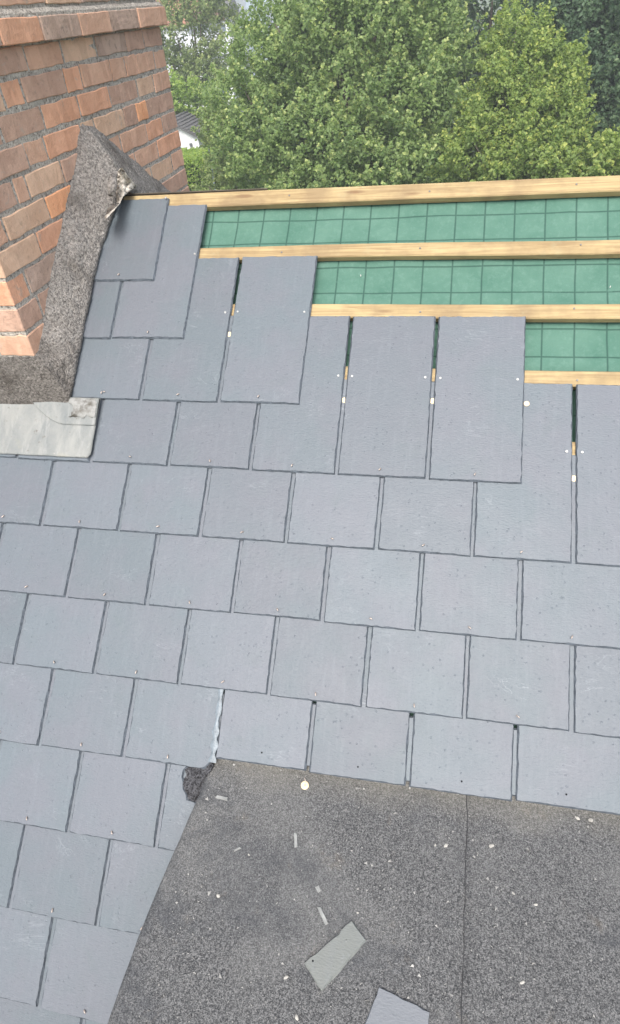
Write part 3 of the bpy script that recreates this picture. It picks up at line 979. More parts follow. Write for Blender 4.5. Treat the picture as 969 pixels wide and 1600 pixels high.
def felt_sheet(left):
    rows_ = []
    Fs = [(-9 + 6.8 * i / 40) for i in range(40)] + [(-2.2 + 2.85 * i / 130) for i in range(131)]
    for F in Fs:
        row = []
        if left:
            e = edge_u(F) + 0.006 * mnoise.noise(Vector((F * 5, 0, 0)))
            # folded down over the edge
            for k in range(9):
                a = math.radians(90 * k / 8)
                row.append((e + 0.07 - 0.07 * math.sin(math.radians(90) - a + 0) , F, -0.07 + 0.07 * math.sin(a)) if False else (e + 0.07 * (1 - math.cos(a)), F, felt_z(e, F) - 0.07 * (1 - math.sin(a))))
            row = [(row[0][0], F, row[0][2] - 0.45)] + row
            x1 = seam_u(F) + 0.16
            for i in range(1, 71):
                u = e + 0.07 + (x1 - e - 0.07) * i / 70
                row.append((u, F, felt_z(u, F)))
        else:
            s = seam_u(F)
            row.append((s, F, felt_z(s, F) + 0.001))
            row.append((s + 0.004, F, felt_z(s, F) + 0.009))
            for i in range(1, 71):
                u = s + 0.01 + (UR + 2 - s) * i / 70
                row.append((u, F, felt_z(u, F) + 0.010))
        rows_.append(row)
    vs = [R3(*p) - FO for r in rows_ for p in r]
    nc = len(rows_[0])
    fs = [(j * nc + i, j * nc + i + 1, (j + 1) * nc + i + 1, (j + 1) * nc + i) for j in range(len(rows_) - 1) for i in range(nc - 1)]
    return link('felt_sheet', mesh('felt_sheet', vs, fs, True), MAT['felt'], flat)
fl = felt_sheet(True)
fr = felt_sheet(False)
# bitumen squeezed out along the lap of the two sheets
vs, fs = [], []
for i in range(141):
    F = -2.6 + 2.75 * i / 140
    s0 = seam_u(F)
    w = 0.003 + 0.004 * mnoise.noise(Vector((F * 6, 3, 0)))
    for k, (du, dz) in enumerate(((-w - 0.003, -0.001), (-w * 0.4, 0.003), (0.0, 0.0095), (0.003, 0.0085))):
        vs.append(R3(s0 + du, F, felt_z(s0, F) + dz) - FO)
for i in range(140):
    for k in range(3):
        a = i * 4 + k
        fs.append((a, a + 1, a + 5, a + 4))
link('bitumen_line', mesh('bitumen_line', vs, fs, True), plain('bitumen', (0.045, 0.045, 0.047), 0.6, 0.4, 0, 0.4, 40, 0.6), flat)
def fbox(name, u0, u1, f0, f1, z0, z1, mat):
    a, b = R3(u0, f0, z0) - FO, R3(u1, f1, z1) - FO
    return box(name, (a.x, b.x, a.y, b.y, a.z, b.z), mat, flat)
cheek_m = plain('painted_cheek', (0.12, 0.12, 0.125), 0.7)
fbox('dormer_cheek', 0.50, 0.72, -8.9, 0.0, -7.2, -0.12, cheek_m)
fbox('dormer_front', 0.73, UR + 1.9, -8.9, -8.7, -8, -0.12, cheek_m)

# broken slate corner packed with tar
def blob_patch(name, poly, mat, parent, h, n0, seed):
    """rough low heap filling an outline, roof frame"""
    cx = sum(p[0] for p in poly) / len(poly); cy = sum(p[1] for p in poly) / len(poly)
    vs, fs = [], []
    m = 90
    pts = []
    for i in range(m):
        x = i / m * len(poly); k = int(x); f = x - k
        a, b = poly[k], poly[(k + 1) % len(poly)]
        pts.append((a[0] + (b[0] - a[0]) * f, a[1] + (b[1] - a[1]) * f))
    R_ = 22
    for r in range(R_ + 1):
        t = r / R_
        for (x, y) in pts:
            u, v = cx + (x - cx) * (1 - t), cy + (y - cy) * (1 - t)
            n = n0 + h * min(1, t * 3) * (0.6 + 0.8 * mnoise.noise(Vector((u * 13, v * 13, seed))) + 0.6 * mnoise.noise(Vector((u * 40, v * 40, seed))))
            vs.append((u * W, v * W, n * W))
    for r in range(R_):
        for i in range(m):
            fs.append((r * m + i, r * m + (i + 1) % m, (r + 1) * m + (i + 1) % m, (r + 1) * m + i))
    return link(name, mesh(name, vs, fs, False), mat, parent)
blob_patch('tar_patch', [(0.20, -0.03), (0.23, -0.09), (0.185, -0.17), (0.22, -0.27), (0.28, -0.35), (0.42, -0.36), (0.52, -0.1), (0.46, 0.03), (0.3, 0.02)], MAT['tar'], roof, 0.03, -0.022, 2)
blob_patch('mortar_dab', [(0.40, -0.05), (0.43, -0.10), (0.50, -0.04), (0.52, 0.05), (0.49, 0.08), (0.44, 0.03)], MAT['tar'], roof, 0.03, 0.0, 5)

# ------------------------------------------------------------------ loose things on the flat roof
def flatz(u, F): return felt_z(u, F) + (0.010 if u > seam_u(F) else 0.0)
def loose(name, pts, th, mat, label, cat, group=None, rnd=None, jit=0.004, seg=0.05, bev=0.008, tilt=(0, 0)):
    """a flat fragment: outline in (u,F) widths"""
    rnd = rnd or random.Random(len(label))
    cx = sum(p[0] for p in pts) / len(pts); cy = sum(p[1] for p in pts) / len(pts)
    o = prism(name, [((x - cx) * W, (y - cy) * W) for x, y in pts], 0, th * W, mat, None, bev * W, seg * W, jit * W, rnd)
    o.location = R3(cx, cy, flatz(cx, cy) + 0.003)
    o.rotation_euler = (tilt[0], tilt[1], 0)
    tag(o, label, cat, group)
    return o
def ccw(p):
    a = sum(p[i][0] * p[(i + 1) % len(p)][1] - p[(i + 1) % len(p)][0] * p[i][1] for i in range(len(p)))
    return p if a > 0 else p[::-1]
o = loose('slate_offcut', ccw([(2.128, -1.126), (2.27, -1.255), (1.963, -1.668), (1.788, -1.497), (2.03, -1.245), (2.035, -1.225)]), 0.022, MAT['offcut'],
      'pale grey oblong slate offcut with one nail hole lying on the felt', 'slate offcut', 'slate offcuts on the flat roof', random.Random(2))
link('nail_hole', HOLEM, None, o, ((1.855 - o.location.x / W) * W, (-1.475 - o.location.y / W) * W, 0.0225 * W))
loose('slate_offcut', ccw([(2.404, -1.56), (2.60, -1.595), (2.808, -1.65), (2.76, -2.25), (2.20, -2.15)]), 0.022, MAT['offcut_blue'],
      'blue-grey slate offcut half cut off by the bottom edge of the picture', 'slate offcut', 'slate offcuts on the flat roof', random.Random(3))
# thin splinters
for (u, F, l, w, a, lab) in ((0.70, -0.27, 0.13, 0.035, -0.1, 'thin grey slate splinter nearest the corner of the new slates'),
                             (1.515, -0.55, 0.14, 0.035, -1.35, 'upright thin slate splinter below the loose copper disc'),
                             (1.80, -0.93, 0.05, 0.035, -0.9, 'small stubby slate splinter in the middle of the felt'),
                             (1.877, -1.13, 0.16, 0.035, -0.95, 'thin slate splinter lying just above the oblong offcut'),
                             (0.99, -0.72, 0.07, 0.018, 0.6, 'very thin slate sliver on the left part of the felt')):
    ca, sa = math.cos(a), math.sin(a)
    pts = [(-l / 2, -w / 2), (l / 2, -w * 0.4), (l / 2 * 0.93, w / 2), (-l / 2 * 0.85, w * 0.45)]
    loose('slate_splinter', [(u + x * ca - y * sa, F + x * sa + y * ca) for x, y in pts], 0.014, MAT['chip'], lab, 'slate splinter', 'slate splinters on the felt', random.Random(int(u * 100)), 0.003, 0.03, 0.004)
# pebbles and flakes of mortar
rp_ = random.Random(77)
for (u, F, r, lab) in ((2.897, -0.385, 0.030, 'pale flat mortar flake just left of the felt seam'),
                       (2.80, -0.395, 0.018, 'tiny mortar crumb left of the flat flake by the seam'),
                       (3.302, -0.33, 0.034, 'white elongated stone chip right of the felt seam'),
                       (4.089, 0.045, 0.030, 'left of two pale mortar lumps against the slate tails'),
                       (4.203, 0.045, 0.036, 'right of two pale mortar lumps against the slate tails'),
                       (3.473, -0.70, 0.018, 'small whitish chip right of the seam, mid felt'),
                       (3.653, -0.76, 0.024, 'small round white pebble, right part of the felt'),
                       (3.507, -1.34, 0.026, 'lone white pebble low on the right of the felt'),
                       (1.66, -1.62, 0.032, 'pale chip left of the near end of the oblong offcut'),
                       (1.80, -1.86, 0.030, 'tan chip at the bottom edge below the oblong offcut'),
                       (0.93, -1.13, 0.030, 'grey mortar crumb on the left of the felt'),
                       (1.11, -0.75, 0.014, 'tiny white crumb near the thin sliver'),
                       (2.17, -1.06, 0.016, 'white crumb above the far end of the oblong offcut')):
    bm = bmesh.new()
    bmesh.ops.create_icosphere(bm, subdivisions=2, radius=1)
    sx_, sy_, a = rp_.uniform(1.0, 1.5), rp_.uniform(0.6, 0.9), rp_.uniform(0, 3.1)
    for v in bm.verts:
        n = 1 + 0.45 * mnoise.noise(v.co * 1.3 + Vector((u * 5, F * 5, 0)))
        v.co = Vector((v.co.x * sx_ * n, v.co.y * sy_ * n, v.co.z * 0.5 * n)) * r * W * 0.6
    o = link('stone_chip', bm_mesh('stone_chip', bm), MAT['stone'], None, R3(u, F, flatz(u, F) + 0.3 * r), (0, 0, a))
    tag(o, lab, 'stone chip', 'stone and mortar chips on the felt')
# loose copper disc with its pin
o = link('copper_disc', disc_mesh('copper_disc', 0.0105, 0.0014, MAT['pale_disc'], 24), None, None, R3(1.499, -0.02, flatz(1.499, -0.02) + 0.015), (0.25, 0.1, 0))
tag(o, 'loose copper disc rivet lying on the felt below a slate joint', 'disc rivet')
bm = bmesh.new(); tube_bm(bm, [(0, 0.005, 0), (-0.001, 0.011, 0.002), (-0.004, 0.017, 0.003)], [0.0012] * 3, 6)
link('pin', bm_mesh('pin', bm, True), MAT['rust'], o)
bm = bmesh.new(); bmesh.ops.create_cone(bm, cap_ends=True, segments=12, radius1=0.003, radius2=0.002, depth=0.001)
link('rivet_head', bm_mesh('rivet_head', bm), MAT['copper'], o, (0, 0, 0.0011))
# grit: crumbs nobody could count
bm = bmesh.new()
rg = random.Random(4)
def crumb(u, F, r, z=None):
    c = R3(u, F, flatz(u, F) + r * 0.3)
    vs = [bm.verts.new(c + Vector((rg.uniform(-1, 1), rg.uniform(-1, 1), rg.uniform(-.1, .2))) * r * W) for _ in range(3)]
    t = bm.verts.new(c + Vector((rg.uniform(-.3, .3), rg.uniform(-.3, .3), 0.9)) * r * W)
    bm.faces.new(vs)
    for i in range(3): bm.faces.new((vs[i], vs[(i + 1) % 3], t))
n = 0
while n < 1700:
    F = rg.uniform(-2.6, 0.15); u = rg.uniform(0.5, 5.2)
    dens = 0.25 + 0.75 * (mnoise.noise(Vector((u * 1.1, F * 1.1, 3))) > 0.05)
    if u < 2.2 and F < -1.0: dens += 0.4
    if F > -0.05: dens += 0.5
    if rg.random() > dens: continue
    crumb(u, F, rg.choices((0.008, 0.014, 0.026), (7, 4, 0.35))[0] * rg.uniform(0.7, 1.3)); n += 1
gm = bm_mesh('grit', bm)
o = link('grit', gm, plain('pale_grit', (0.30, 0.295, 0.28), 0.85, 0.3, 0, 0.4, 30, 0))
tag(o, 'pale grit and slate crumbs scattered over the grey felt', 'grit', None, 'stuff')

# ------------------------------------------------------------------ house below the roof
hw = plain('render_wall', (0.42, 0.38, 0.33), 0.9)
a, b = R3(-4.55, -11.5, 0), R3(UR + 2, 25.3, 0)
house = box('house_wall', (a.x, b.x, a.y, b.y, 0, 3.4), hw)
tag(house, None, None, None, 'structure')

# ------------------------------------------------------------------ ground
gmm = M('garden_grass', 0.9, 0.2)
gn = gmm.noise(0.35, 5)
gc = gmm.mix(gmm.ramp(gn, [(0.4, 0.0), (0.62, 1.0)]), (0.045, 0.085, 0.025), (0.085, 0.12, 0.045))
gmm.color(gmm.mix(gmm.ramp(gmm.noise(9, 4), [(0.35, 0.0), (0.75, 1.0)]), gc, (0.055, 0.075, 0.03)))
gnd = link('ground', mesh('ground', [(-600, -300, 0), (600, -300, 0), (600, 900, 0), (-600, 900, 0)], [(0, 1, 2, 3)]), gmm.m)
tag(gnd, None, None, None, 'structure')

# ------------------------------------------------------------------ trees
LEAFM = {
 'grey': leaf_material('leaf_grey_green', (0.150, 0.232, 0.085), (0.32, 0.42, 0.155), (0.57, 0.62, 0.25)),
 'yellow': leaf_material('leaf_yellow_green', (0.160, 0.245, 0.068), (0.33, 0.42, 0.12), (0.57, 0.60, 0.18)),
 'dark': leaf_material('leaf_dark_green', (0.070, 0.130, 0.070), (0.145, 0.225, 0.118), (0.25, 0.34, 0.16)),
 'olive': leaf_material('leaf_olive_green', (0.16, 0.225, 0.085), (0.31, 0.375, 0.145), (0.46, 0.50, 0.21)),
 'lime': leaf_material('leaf_lime_green', (0.20, 0.31, 0.070), (0.36, 0.48, 0.12), (0.52, 0.60, 0.17)),
}
BARK = plain('bark', (0.13, 0.105, 0.08), 0.9, 0.2, 0, 0.3, 14, 0.8, 0.02)

def leaves(lobes, n_clump, per, clump_r, size, seed, up=0.5):
    """lobes: (centre, radii, weight). Leaves sit in small sprays spread through the outer crown."""
    r = np.random.default_rng(seed)
    P, Nn, T = [], [], []
    wt = np.array([l[2] for l in lobes], float); wt /= wt.sum()
    for (c, rad, _), w in zip(lobes, wt):
        k = max(3, int(n_clump * w))
        d = r.normal(size=(k, 3)); d /= np.linalg.norm(d, axis=1)[:, None]
        d[:, 2] = np.where(r.random(k) < 0.35, np.abs(d[:, 2]), d[:, 2])
        rr_ = r.uniform(0.62, 1.06, k) ** 0.6
        lump_ = 1 + 0.26 * np.sin(d[:, 0] * 7 + seed) * np.cos(d[:, 2] * 6 + seed * 2) + 0.12 * np.sin(d[:, 1] * 9 + d[:, 2] * 5)
        cc = np.array(c) + d * np.array(rad) * (rr_ * lump_)[:, None]
        tcl = r.random(k)
        for q in range(k):
            m = int(per * r.uniform(0.6, 1.4))
            cr_ = clump_r * r.uniform(0.55, 1.4)
            # a spray: leaves ringed round a shoot that points out and up
            ax = d[q] + np.array([0, 0, up * 1.2]); ax /= np.linalg.norm(ax)
            t = r.random(m)[:, None]
            off = r.normal(size=(m, 3)) * cr_ * 0.42 * (1.15 - t)
            p = cc[q] + ax * (t - 0.4) * cr_ * 2.0 + off
            nn = r.normal(size=(m, 3)) * 0.55 + d[q] * 0.35 + np.array([0.05, -0.35, up])
            P.append(p); Nn.append(nn / np.linalg.norm(nn, axis=1)[:, None])
            T.append(np.c_[np.clip(tcl[q] * 0.6 + r.random(m) * 0.4, 0, 1), np.clip(t[:, 0] * 0.55 + r.random(m) * 0.5, 0, 1)])
    P = np.concatenate(P); Nn = np.concatenate(Nn); T = np.concatenate(T)
    n = len(P)
    a = np.cross(Nn, r.normal(size=(n, 3))); a /= np.linalg.norm(a, axis=1)[:, None]
    b = np.cross(Nn, a)
    s = size * r.uniform(0.6, 1.35, n)[:, None]
    # folded leaf: two triangles meeting on the midrib
    v0 = P - a * s * 0.5
    v1 = P + b * s * 0.36 + Nn * s * 0.13
    v2 = P + a * s * 0.58 - Nn * s * 0.08
    v3 = P - b * s * 0.36 + Nn * s * 0.13
    V = np.stack([v0, v1, v2, v3], 1).reshape(-1, 3)
    base = np.arange(n) * 4
    idx = np.stack([base, base + 1, base + 2, base, base + 2, base + 3], 1).ravel()
    return V, idx, T

def leaf_mesh(name, V, idx, T, org):
    me = bpy.data.meshes.new(name)
    me.vertices.add(len(V))
    me.vertices.foreach_set('co', (V - np.array(org)).astype(np.float32).ravel())
    nf = len(idx) // 3
    me.loops.add(nf * 3)
    me.loops.foreach_set('vertex_index', idx.astype(np.int32))
    me.polygons.add(nf)
    me.polygons.foreach_set('loop_start', np.arange(0, nf * 3, 3, dtype=np.int32))
    ca = me.color_attributes.new('tint', 'FLOAT_COLOR', 'POINT')
    col = np.zeros((len(V), 4), np.float32); col[:, 3] = 1
    col[:, 0] = np.repeat(T[:, 0], 4); col[:, 1] = np.repeat(T[:, 1], 4)
    ca.data.foreach_set('color', col.ravel())
    me.update(calc_edges=True)
    return me

def tree(name, label, cat, base, lobes, mat, n_clump, per, clump_r, size, seed, trunk_r=0.16, group=None, up=0.5, limbs=True):
    root = empty(name, base)
    tag(root, label, cat, group)
    org = Vector(base)
    V, idx, T = leaves(lobes, n_clump, per, clump_r, size, seed, up)
    link('crown', leaf_mesh('crown', V, idx, T, org), LEAFM[mat], root)
    if limbs:
        r = random.Random(seed)
        bm = bmesh.new()
        topc = max(lobes, key=lambda l: l[0][2])[0]
        h0 = (min(l[0][2] for l in lobes) + base[2]) * 0.5
        knee = Vector((base[0] + r.uniform(-.2, .2), base[1] + r.uniform(-.2, .2), h0))
        p = [Vector(base), (Vector(base) + knee) / 2 + Vector((0.05, 0, 0)), knee]
        tp = Vector(topc)
        p += [knee.lerp(tp, 0.4) + Vector((0.15, 0.1, 0)), knee.lerp(tp, 0.8), tp]
        tube_bm(bm, [q - org for q in p], [trunk_r * 1.2, trunk_r, trunk_r * 0.85, trunk_r * 0.55, trunk_r * 0.3, 0.02], 8)
        link('trunk', bm_mesh('trunk', bm, True), BARK, root)
        for l in lobes:
            c = Vector(l[0])
            for q in range(2):
                e = c + Vector((r.uniform(-.7, .7) * l[1][0], r.uniform(-.7, .7) * l[1][1], r.uniform(-.2, .8) * l[1][2]))
                bm = bmesh.new()
                s = knee.lerp(tp, r.uniform(0.05, 0.5))
                md = s.lerp(e, 0.5) + Vector((r.uniform(-.2, .2), r.uniform(-.2, .2), -0.25))
                tube_bm(bm, [s - org, md - org, e - org], [trunk_r * 0.4, trunk_r * 0.25, 0.012], 6)
                link('limb', bm_mesh('limb', bm, True), BARK, root)
    return root

def lob(px, py, D, rx, ry, rz, w=1.0):
    c = at(px, py, D)
    return ((c.x, c.y, c.z), (rx, ry, rz), w)
def base_of(px, py, D):
    c = at(px, py, D)
    return (c.x, c.y, 0.0)

# the big grey-green tree in the middle
tree('broadleaf_tree', 'big grey-green broadleaf tree filling the middle of the view', 'tree', base_of(540, 120, 19.5),
     [lob(545, 110, 19.5, 2.3, 2.2, 2.3, 2.6), lob(430, 150, 19.0, 1.45, 1.5, 1.9, 1.4), lob(640, 200, 18.2, 1.5, 1.4, 1.7, 1.4), lob(500, 250, 17.8, 1.7, 1.3, 1.3, 1.5),
      lob(590, 10, 19.5, 1.8, 1.6, 1.5, 1.5), lob(400, 230, 18.5, 1.0, 1.1, 1.3, 0.8), lob(660, 90, 19.2, 1.1, 1.2, 1.7, 1.0), lob(500, 60, 20, 1.2, 1.3, 1.2, 1.0),
      lob(610, 275, 17.4, 1.7, 1.1, 1.0, 1.3), lob(520, 340, 18, 2.3, 1.6, 1.4, 1.2)],
     'grey', 3700, 42, 0.22, 0.082, 11, 0.22)
tree('background_tree', 'hazy green tree standing behind the big grey-green tree', 'tree', base_of(520, 60, 29),
     [lob(580, 60, 29, 2.0, 1.6, 2.4, 1.2), lob(470, 170, 28, 1.7, 1.4, 1.8, 1.0), lob(600, 140, 28, 2.6, 1.5, 2.6, 1.2), lob(500, 260, 27, 3.0, 1.5, 2.0, 1.2), lob(640, -10, 29, 2.2, 1.5, 1.6, 0.8)],
     'grey', 1300, 28, 0.34, 0.15, 23, 0.2)
tree('yellow_green_tree', 'smaller yellow-green tree right of the big grey-green one', 'tree', base_of(800, 200, 17.5),
     [lob(790, 195, 17.5, 1.15, 1.1, 1.15, 1.6), lob(850, 160, 17.8, 0.8, 0.9, 1.15, 1.2), lob(800, 95, 18.2, 0.75, 0.8, 0.9, 0.8), lob(745, 250, 16.9, 0.85, 0.9, 0.9, 0.9),
      lob(820, 262, 16.6, 0.95, 0.8, 0.8, 1.0), lob(880, 215, 17.2, 0.5, 0.6, 0.7, 0.5), lob(790, 330, 17, 1.6, 1.2, 1.2, 1.0)],
     'yellow', 1700, 42, 0.18, 0.072, 12, 0.12)
tree('shaded_tree', 'dark shaded tree behind the yellow-green tree, bare stems showing', 'tree', base_of(770, 90, 26),
     [lob(770, -10, 26, 2.6, 1.6, 1.8, 1.4), lob(700, 40, 26.5, 1.5, 1.5, 2.2, 1.0), lob(850, 60, 26, 1.7, 1.5, 2.0, 1.2), lob(790, 120, 27, 2.0, 1.4, 1.6, 1.0), lob(700, 160, 27, 2.0, 1.4, 1.6, 0.8), lob(900, 130, 27.5, 2.2, 1.4, 2.6, 1.2)],
     'dark', 1300, 28, 0.32, 0.13, 13, 0.2)  # the dark leaf colour carries the shade this tree stands in
tree('dark_tree', 'tall dark blue-green tree at the right edge', 'tree', base_of(960, 100, 20.5),
     [lob(950, 70, 20.5, 1.5, 1.4, 1.8, 1.5), lob(1030, 130, 20.5, 1.8, 1.5, 2.4, 1.5), lob(935, 160, 20, 1.0, 1.1, 1.2, 1.0), lob(985, -20, 21, 1.6, 1.4, 1.4, 1.2), lob(965, 225, 19.6, 1.3, 1.1, 1.0, 1.0), lob(905, 10, 21, 1.1, 1.1, 1.2, 0.9)],
     'dark', 2000, 36, 0.23, 0.090, 14, 0.2)
tree('leafy_shrub', 'low yellow-green shrub behind the right end of the ridge batten', 'shrub', base_of(930, 262, 16.5),
     [lob(930, 262, 16.5, 0.9, 0.8, 0.55, 1.0), lob(990, 275, 16.2, 0.9, 0.8, 0.7, 1.0), lob(900, 330, 16.5, 1.4, 0.8, 1.2, 1.0)],
     'yellow', 420, 30, 0.17, 0.085, 15, 0.06)
tree('olive_shrub', 'olive-green shrub between the hedge and the big tree', 'shrub', base_of(375, 262, 19.5),
     [lob(372, 262, 19.5, 0.75, 0.7, 0.75, 1.0), lob(350, 215, 21.5, 0.7, 0.7, 0.8, 1.0), lob(355, 330, 19.5, 1.0, 0.7, 1.0, 0.8)],
     'olive', 380, 30, 0.18, 0.085, 16, 0.06)
tree('sparse_tree', 'thin sparse tree against pale houses beside the chimney', 'tree', base_of(285, 90, 34),
     [lob(290, 60, 34, 1.7, 1.3, 2.0, 1.3), lob(255, 120, 34, 1.3, 1.2, 1.5, 0.9), lob(320, 130, 33.5, 1.0, 1.0, 1.3, 0.7), lob(300, -20, 34.5, 1.9, 1.3, 1.4, 1.0), lob(345, 55, 35, 0.9, 0.9, 1.6, 0.6)],
     'olive', 900, 24, 0.28, 0.115, 17, 0.12)
tree('round_bush', 'rounded mid-green bush above the white garage roof', 'bush', base_of(285, 160, 31),
     [lob(280, 152, 31, 0.85, 0.8, 0.75, 1.0), lob(255, 160, 31, 0.8, 0.8, 0.9, 1.0), lob(318, 165, 31.5, 0.7, 0.7, 0.7, 0.7)],
     'lime', 260, 26, 0.22, 0.12, 18, 0.06)
tree('garden_bush', 'bright green bush overhanging the right of the garage roof', 'bush', base_of(335, 205, 25.5),
     [lob(337, 212, 25.5, 0.40, 0.5, 0.5, 1.0), lob(348, 185, 26, 0.5, 0.5, 0.8, 1.0)],
     'lime', 170, 24, 0.17, 0.09, 19, 0.05)

# clipped hedge: box-shaped mass of small leaves over a twiggy core
hb = base_of(305, 260, 23)
hedge = empty('clipped_hedge', hb)
tag(hedge, 'clipped bright green hedge in front of the white garage', 'hedge')
r = np.random.default_rng(31)
n = 26000
x = r.uniform(-1.5, 0.75, n); y = r.uniform(-0.55, 1.5, n); topz = at(305, 247, 23).z
z = r.uniform(0.2, 1, n) * topz
side = r.random(n)
z = np.where(side < 0.45, topz + r.normal(size=n) * 0.05, z)
y = np.where((side >= 0.45) & (side < 0.8), -0.55 + r.normal(size=n) * 0.05, y)
x = np.where(side >= 0.8, 0.75 + r.normal(size=n) * 0.05, x)
P = np.c_[x, y, z]; Nn = r.normal(size=(n, 3)) * 0.6 + np.array([0, -0.2, 0.5]); Nn /= np.linalg.norm(Nn, axis=1)[:, None]
a_ = np.cross(Nn, r.normal(size=(n, 3))); a_ /= np.linalg.norm(a_, axis=1)[:, None]; b_ = np.cross(Nn, a_)
s_ = 0.07 * r.uniform(0.6, 1.4, n)[:, None]
V = np.stack([P - a_ * s_ * .5, P + b_ * s_ * .4, P + a_ * s_ * .5, P - b_ * s_ * .4], 1).reshape(-1, 3)
bi = np.arange(n) * 4
link('foliage', leaf_mesh('foliage', V, np.stack([bi, bi + 1, bi + 2, bi, bi + 2, bi + 3], 1).ravel(), r.random((n, 2)), (0, 0, 0)), LEAFM['lime'], hedge)
bm = bmesh.new(); box_bm(bm, -1.45, 0.70, -0.5, 1.45, 0.0, topz - 0.06)
link('twiggy_core', bm_mesh('twiggy_core', bm), plain('hedge_core', (0.03, 0.045, 0.015), 0.9, 0.2, 0, 0.5, 9, 0.8, 0.05), hedge)

# ------------------------------------------------------------------ white garage
E_ = at(312, 213, 28); G_ = at(260, 187, 28)
half = E_.x - G_.x
ez, rz_ = E_.z, G_.z
drop1 = CAMP.z - at(291, 173.5, 1).z
depth = (CAMP.z - rz_) / drop1 - 28
gar = empty('white_garage', (G_.x, G_.y, 0))
tag(gar, 'white garage with a dark ribbed roof beyond the hedge', 'garage')
wm = plain('white_render', (0.82, 0.83, 0.82), 0.8, 0.3, 0, 0.08, 3, 0.2)
rm = plain('dark_roof_sheet', (0.115, 0.112, 0.112), 0.7, 0.3, 0, 0.25, 6, 0.3)
bm = bmesh.new()
hw_ = half - 0.12
pr = [(-hw_, 0), (hw_, 0), (hw_, ez - 0.02), (0, rz_ - 0.07), (-hw_, ez - 0.02)]
fa_ = [bm.verts.new((x_, 0.12, z_)) for x_, z_ in pr]; fb_ = [bm.verts.new((x_, depth - 0.1, z_)) for x_, z_ in pr]
bm.faces.new(fa_); bm.faces.new(fb_[::-1])
for i in range(5): bm.faces.new((fa_[i], fa_[(i + 1) % 5], fb_[(i + 1) % 5], fb_[i]))
link('wall', bm_mesh('wall', bm), wm, gar)
for s_ in (-1, 1):
    bm = bmesh.new()
    q = [Vector((0, 0, rz_)), Vector((0, depth, rz_)), Vector((s_ * half, depth, ez)), Vector((s_ * half, 0, ez))]
    t_ = [bm.verts.new(v_) for v_ in q]; u_ = [bm.verts.new(v_ - Vector((0, 0, 0.10))) for v_ in q]
    bm.faces.new(t_); bm.faces.new(u_[::-1])
    for i in range(4): bm.faces.new((t_[i], t_[(i + 1) % 4], u_[(i + 1) % 4], u_[i]))
    pl_ = link('roof', bm_mesh('roof', bm), rm, gar)
    for k in range(9):
        f = (k + 0.5) / 9
        bm = bmesh.new()
        x_, z_ = s_ * half * f, rz_ + (ez - rz_) * f
        tube_bm(bm, [(x_, 0.0, z_ + 0.008), (x_, depth, z_ + 0.008)], [0.028, 0.028], 6)
        link('rib', bm_mesh('rib', bm, True), rm, pl_)
dk = plain('dark_strip', (0.13, 0.14, 0.14), 0.6)
box('ledge', (half * 0.12, half * 0.48, 0.02, 0.118, ez - 0.42, ez - 0.38), dk, gar)
box('ledge', (half * 0.25, half * 0.62, 0.02, 0.118, ez - 0.95, ez - 0.91), dk, gar)
box('vent', (half * 0.60, half * 0.68, 0.05, 0.118, ez - 0.36, ez - 0.24), dk, gar)
pb = at(331, 262, 21.6)
bm = bmesh.new(); tube_bm(bm, [(0, 0, 0), (0, 0, at(327, 222, 21.6).z)], [0.035, 0.03], 8)
o = link('metal_post', bm_mesh('metal_post', bm, True), plain('green_grey_post', (0.22, 0.28, 0.27), 0.6), None, (pb.x, pb.y, 0))
tag(o, 'thin grey-green post at the right end of the hedge', 'post')

# ------------------------------------------------------------------ houses and blocks far off
def building(name, label, cat, px, py_top, D, w, d, rot, wall, win, storeys, cols, base_extra=0, roofc=None):
    p = at(px, py_top, D)
    root = empty(name, (p.x, p.y, 0), (0, 0, rot))
    tag(root, label, cat)
    h = p.z
    box('wall', (-w / 2, w / 2, 0, d, 0, h), wall, root)
    fh = h / storeys
    for s in range(storeys):
        for c in range(cols):
            x = -w / 2 + w * (c + 0.5) / cols
            ww = w / cols * 0.27
            bm = bmesh.new(); box_bm(bm, x - ww, x + ww, -0.06, 0.02, s * fh + fh * 0.28, s * fh + fh * 0.80)
            o = link('window', bm_mesh('window', bm), win, root)
    if roofc:
        bm = bmesh.new()
        q = [(-w / 2 - .3, -.3, h), (w / 2 + .3, -.3, h), (w / 2 + .3, d + .3, h), (-w / 2 - .3, d + .3, h), (-w / 2 - .3, d / 2, h + d * .3), (w / 2 + .3, d / 2, h + d * .3)]
        v_ = [bm.verts.new(x_) for x_ in q]
        for f in ((0, 1, 5, 4), (2, 3, 4, 5), (0, 4, 3), (1, 2, 5), (3, 2, 1, 0)): bm.faces.new([v_[i] for i in f])
        link('roof', bm_mesh('roof', bm), roofc, root)
    return root
glass = plain('far_glass', (0.12, 0.16, 0.19), 0.2, 0.6, 0, 0.2, 1, 0)
pale = plain('pale_render', (0.78, 0.79, 0.80), 0.8, 0.3, 0, 0.06, 0.5, 0)
bluew = plain('blue_cladding', (0.42, 0.50, 0.58), 0.5, 0.4, 0, 0.1, 0.4, 0)
greyw = plain('grey_cladding', (0.60, 0.65, 0.68), 0.6, 0.4, 0, 0.1, 0.4, 0)
palet = plain('pale_sheet_roof', (0.50, 0.51, 0.53), 0.6, 0.3, 0, 0.1, 1, 0)
tile = plain('slate_tile_far', (0.16, 0.15, 0.155), 0.8, 0.3, 0, 0.2, 2, 0)
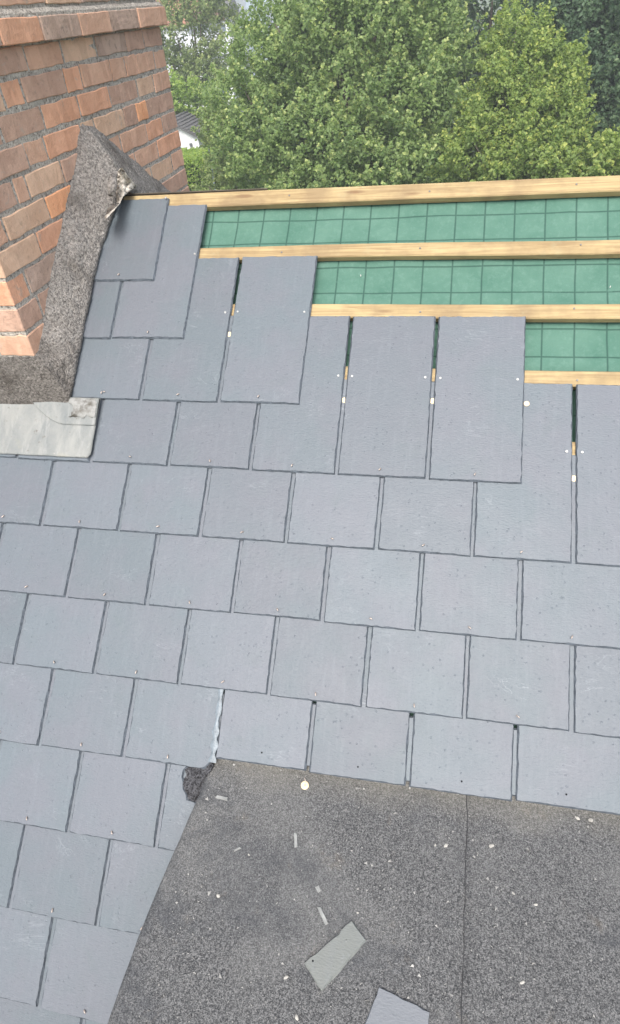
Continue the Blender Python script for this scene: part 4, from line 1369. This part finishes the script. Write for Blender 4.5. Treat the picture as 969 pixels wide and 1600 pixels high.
redt = plain('red_tile_far', (0.36, 0.17, 0.11), 0.8, 0.3, 0, 0.2, 2, 0)
building('white_house', 'white rendered house glimpsed through the sparse tree', 'house', 308, 88, 52, 4.5, 4, 0.15, pale, glass, 2, 4, roofc=palet)
building('white_house', 'pale house left of the sparse tree, next to the chimney', 'house', 235, 45, 60, 6.5, 7, -0.1, pale, glass, 2, 4, roofc=redt)
building('town_house', 'pale town house below the blue tower', 'house', 320, 30, 85, 5, 7, 0.1, pale, glass, 3, 4, roofc=tile)
building('office_block', 'pale blue office tower at the top of the view', 'office block', 388, -40, 118, 4.6, 9, 0.2, bluew, glass, 7, 6)
building('office_block', 'pale grey office block beside the blue tower', 'office block', 430, -25, 122, 4.0, 9, 0.1, greyw, glass, 6, 7)
building('office_block', 'low white block at the top left behind the tree', 'office block', 345, -10, 112, 3.6, 8, 0.0, pale, glass, 4, 6)
# wooded horizon
wl = []
rw = random.Random(9)
for i in range(150):
    D = rw.uniform(135, 260); X_ = rw.uniform(-150, 110)
    h = rw.uniform(4, 8.5)
    wl.append(((X_, D, h * 0.5), (h * 0.5, h * 0.5, h * 0.5), 1.0))
V, idx, T = leaves(wl, 5200, 12, 0.9, 0.7, 41)
o = link('distant_woodland', leaf_mesh('distant_woodland', V, idx, T, (0, 0, 0)), LEAFM['grey'])
tag(o, 'distant belt of garden and street trees merging into one mass', 'woodland', None, 'stuff')

# ------------------------------------------------------------------ thin mist, added to stand for a milky lens glare
hm = bpy.data.materials.new('glare_haze'); hm.use_nodes = True
ht = hm.node_tree
ht.nodes.remove(ht.nodes['Principled BSDF'])
pv = ht.nodes.new('ShaderNodeVolumePrincipled')
pv.inputs['Color'].default_value = (0.93, 0.96, 1.0, 1)
pv.inputs['Density'].default_value = 0.0042
pv.inputs['Anisotropy'].default_value = 0.2
ht.links.new(pv.outputs[0], ht.nodes['Material Output'].inputs['Volume'])
bm = bmesh.new(); box_bm(bm, -610, 610, -310, 910, -1.0, 14.0)
o = link('glare_haze', bm_mesh('glare_haze', bm), hm)
tag(o, None, None, None, 'stuff')
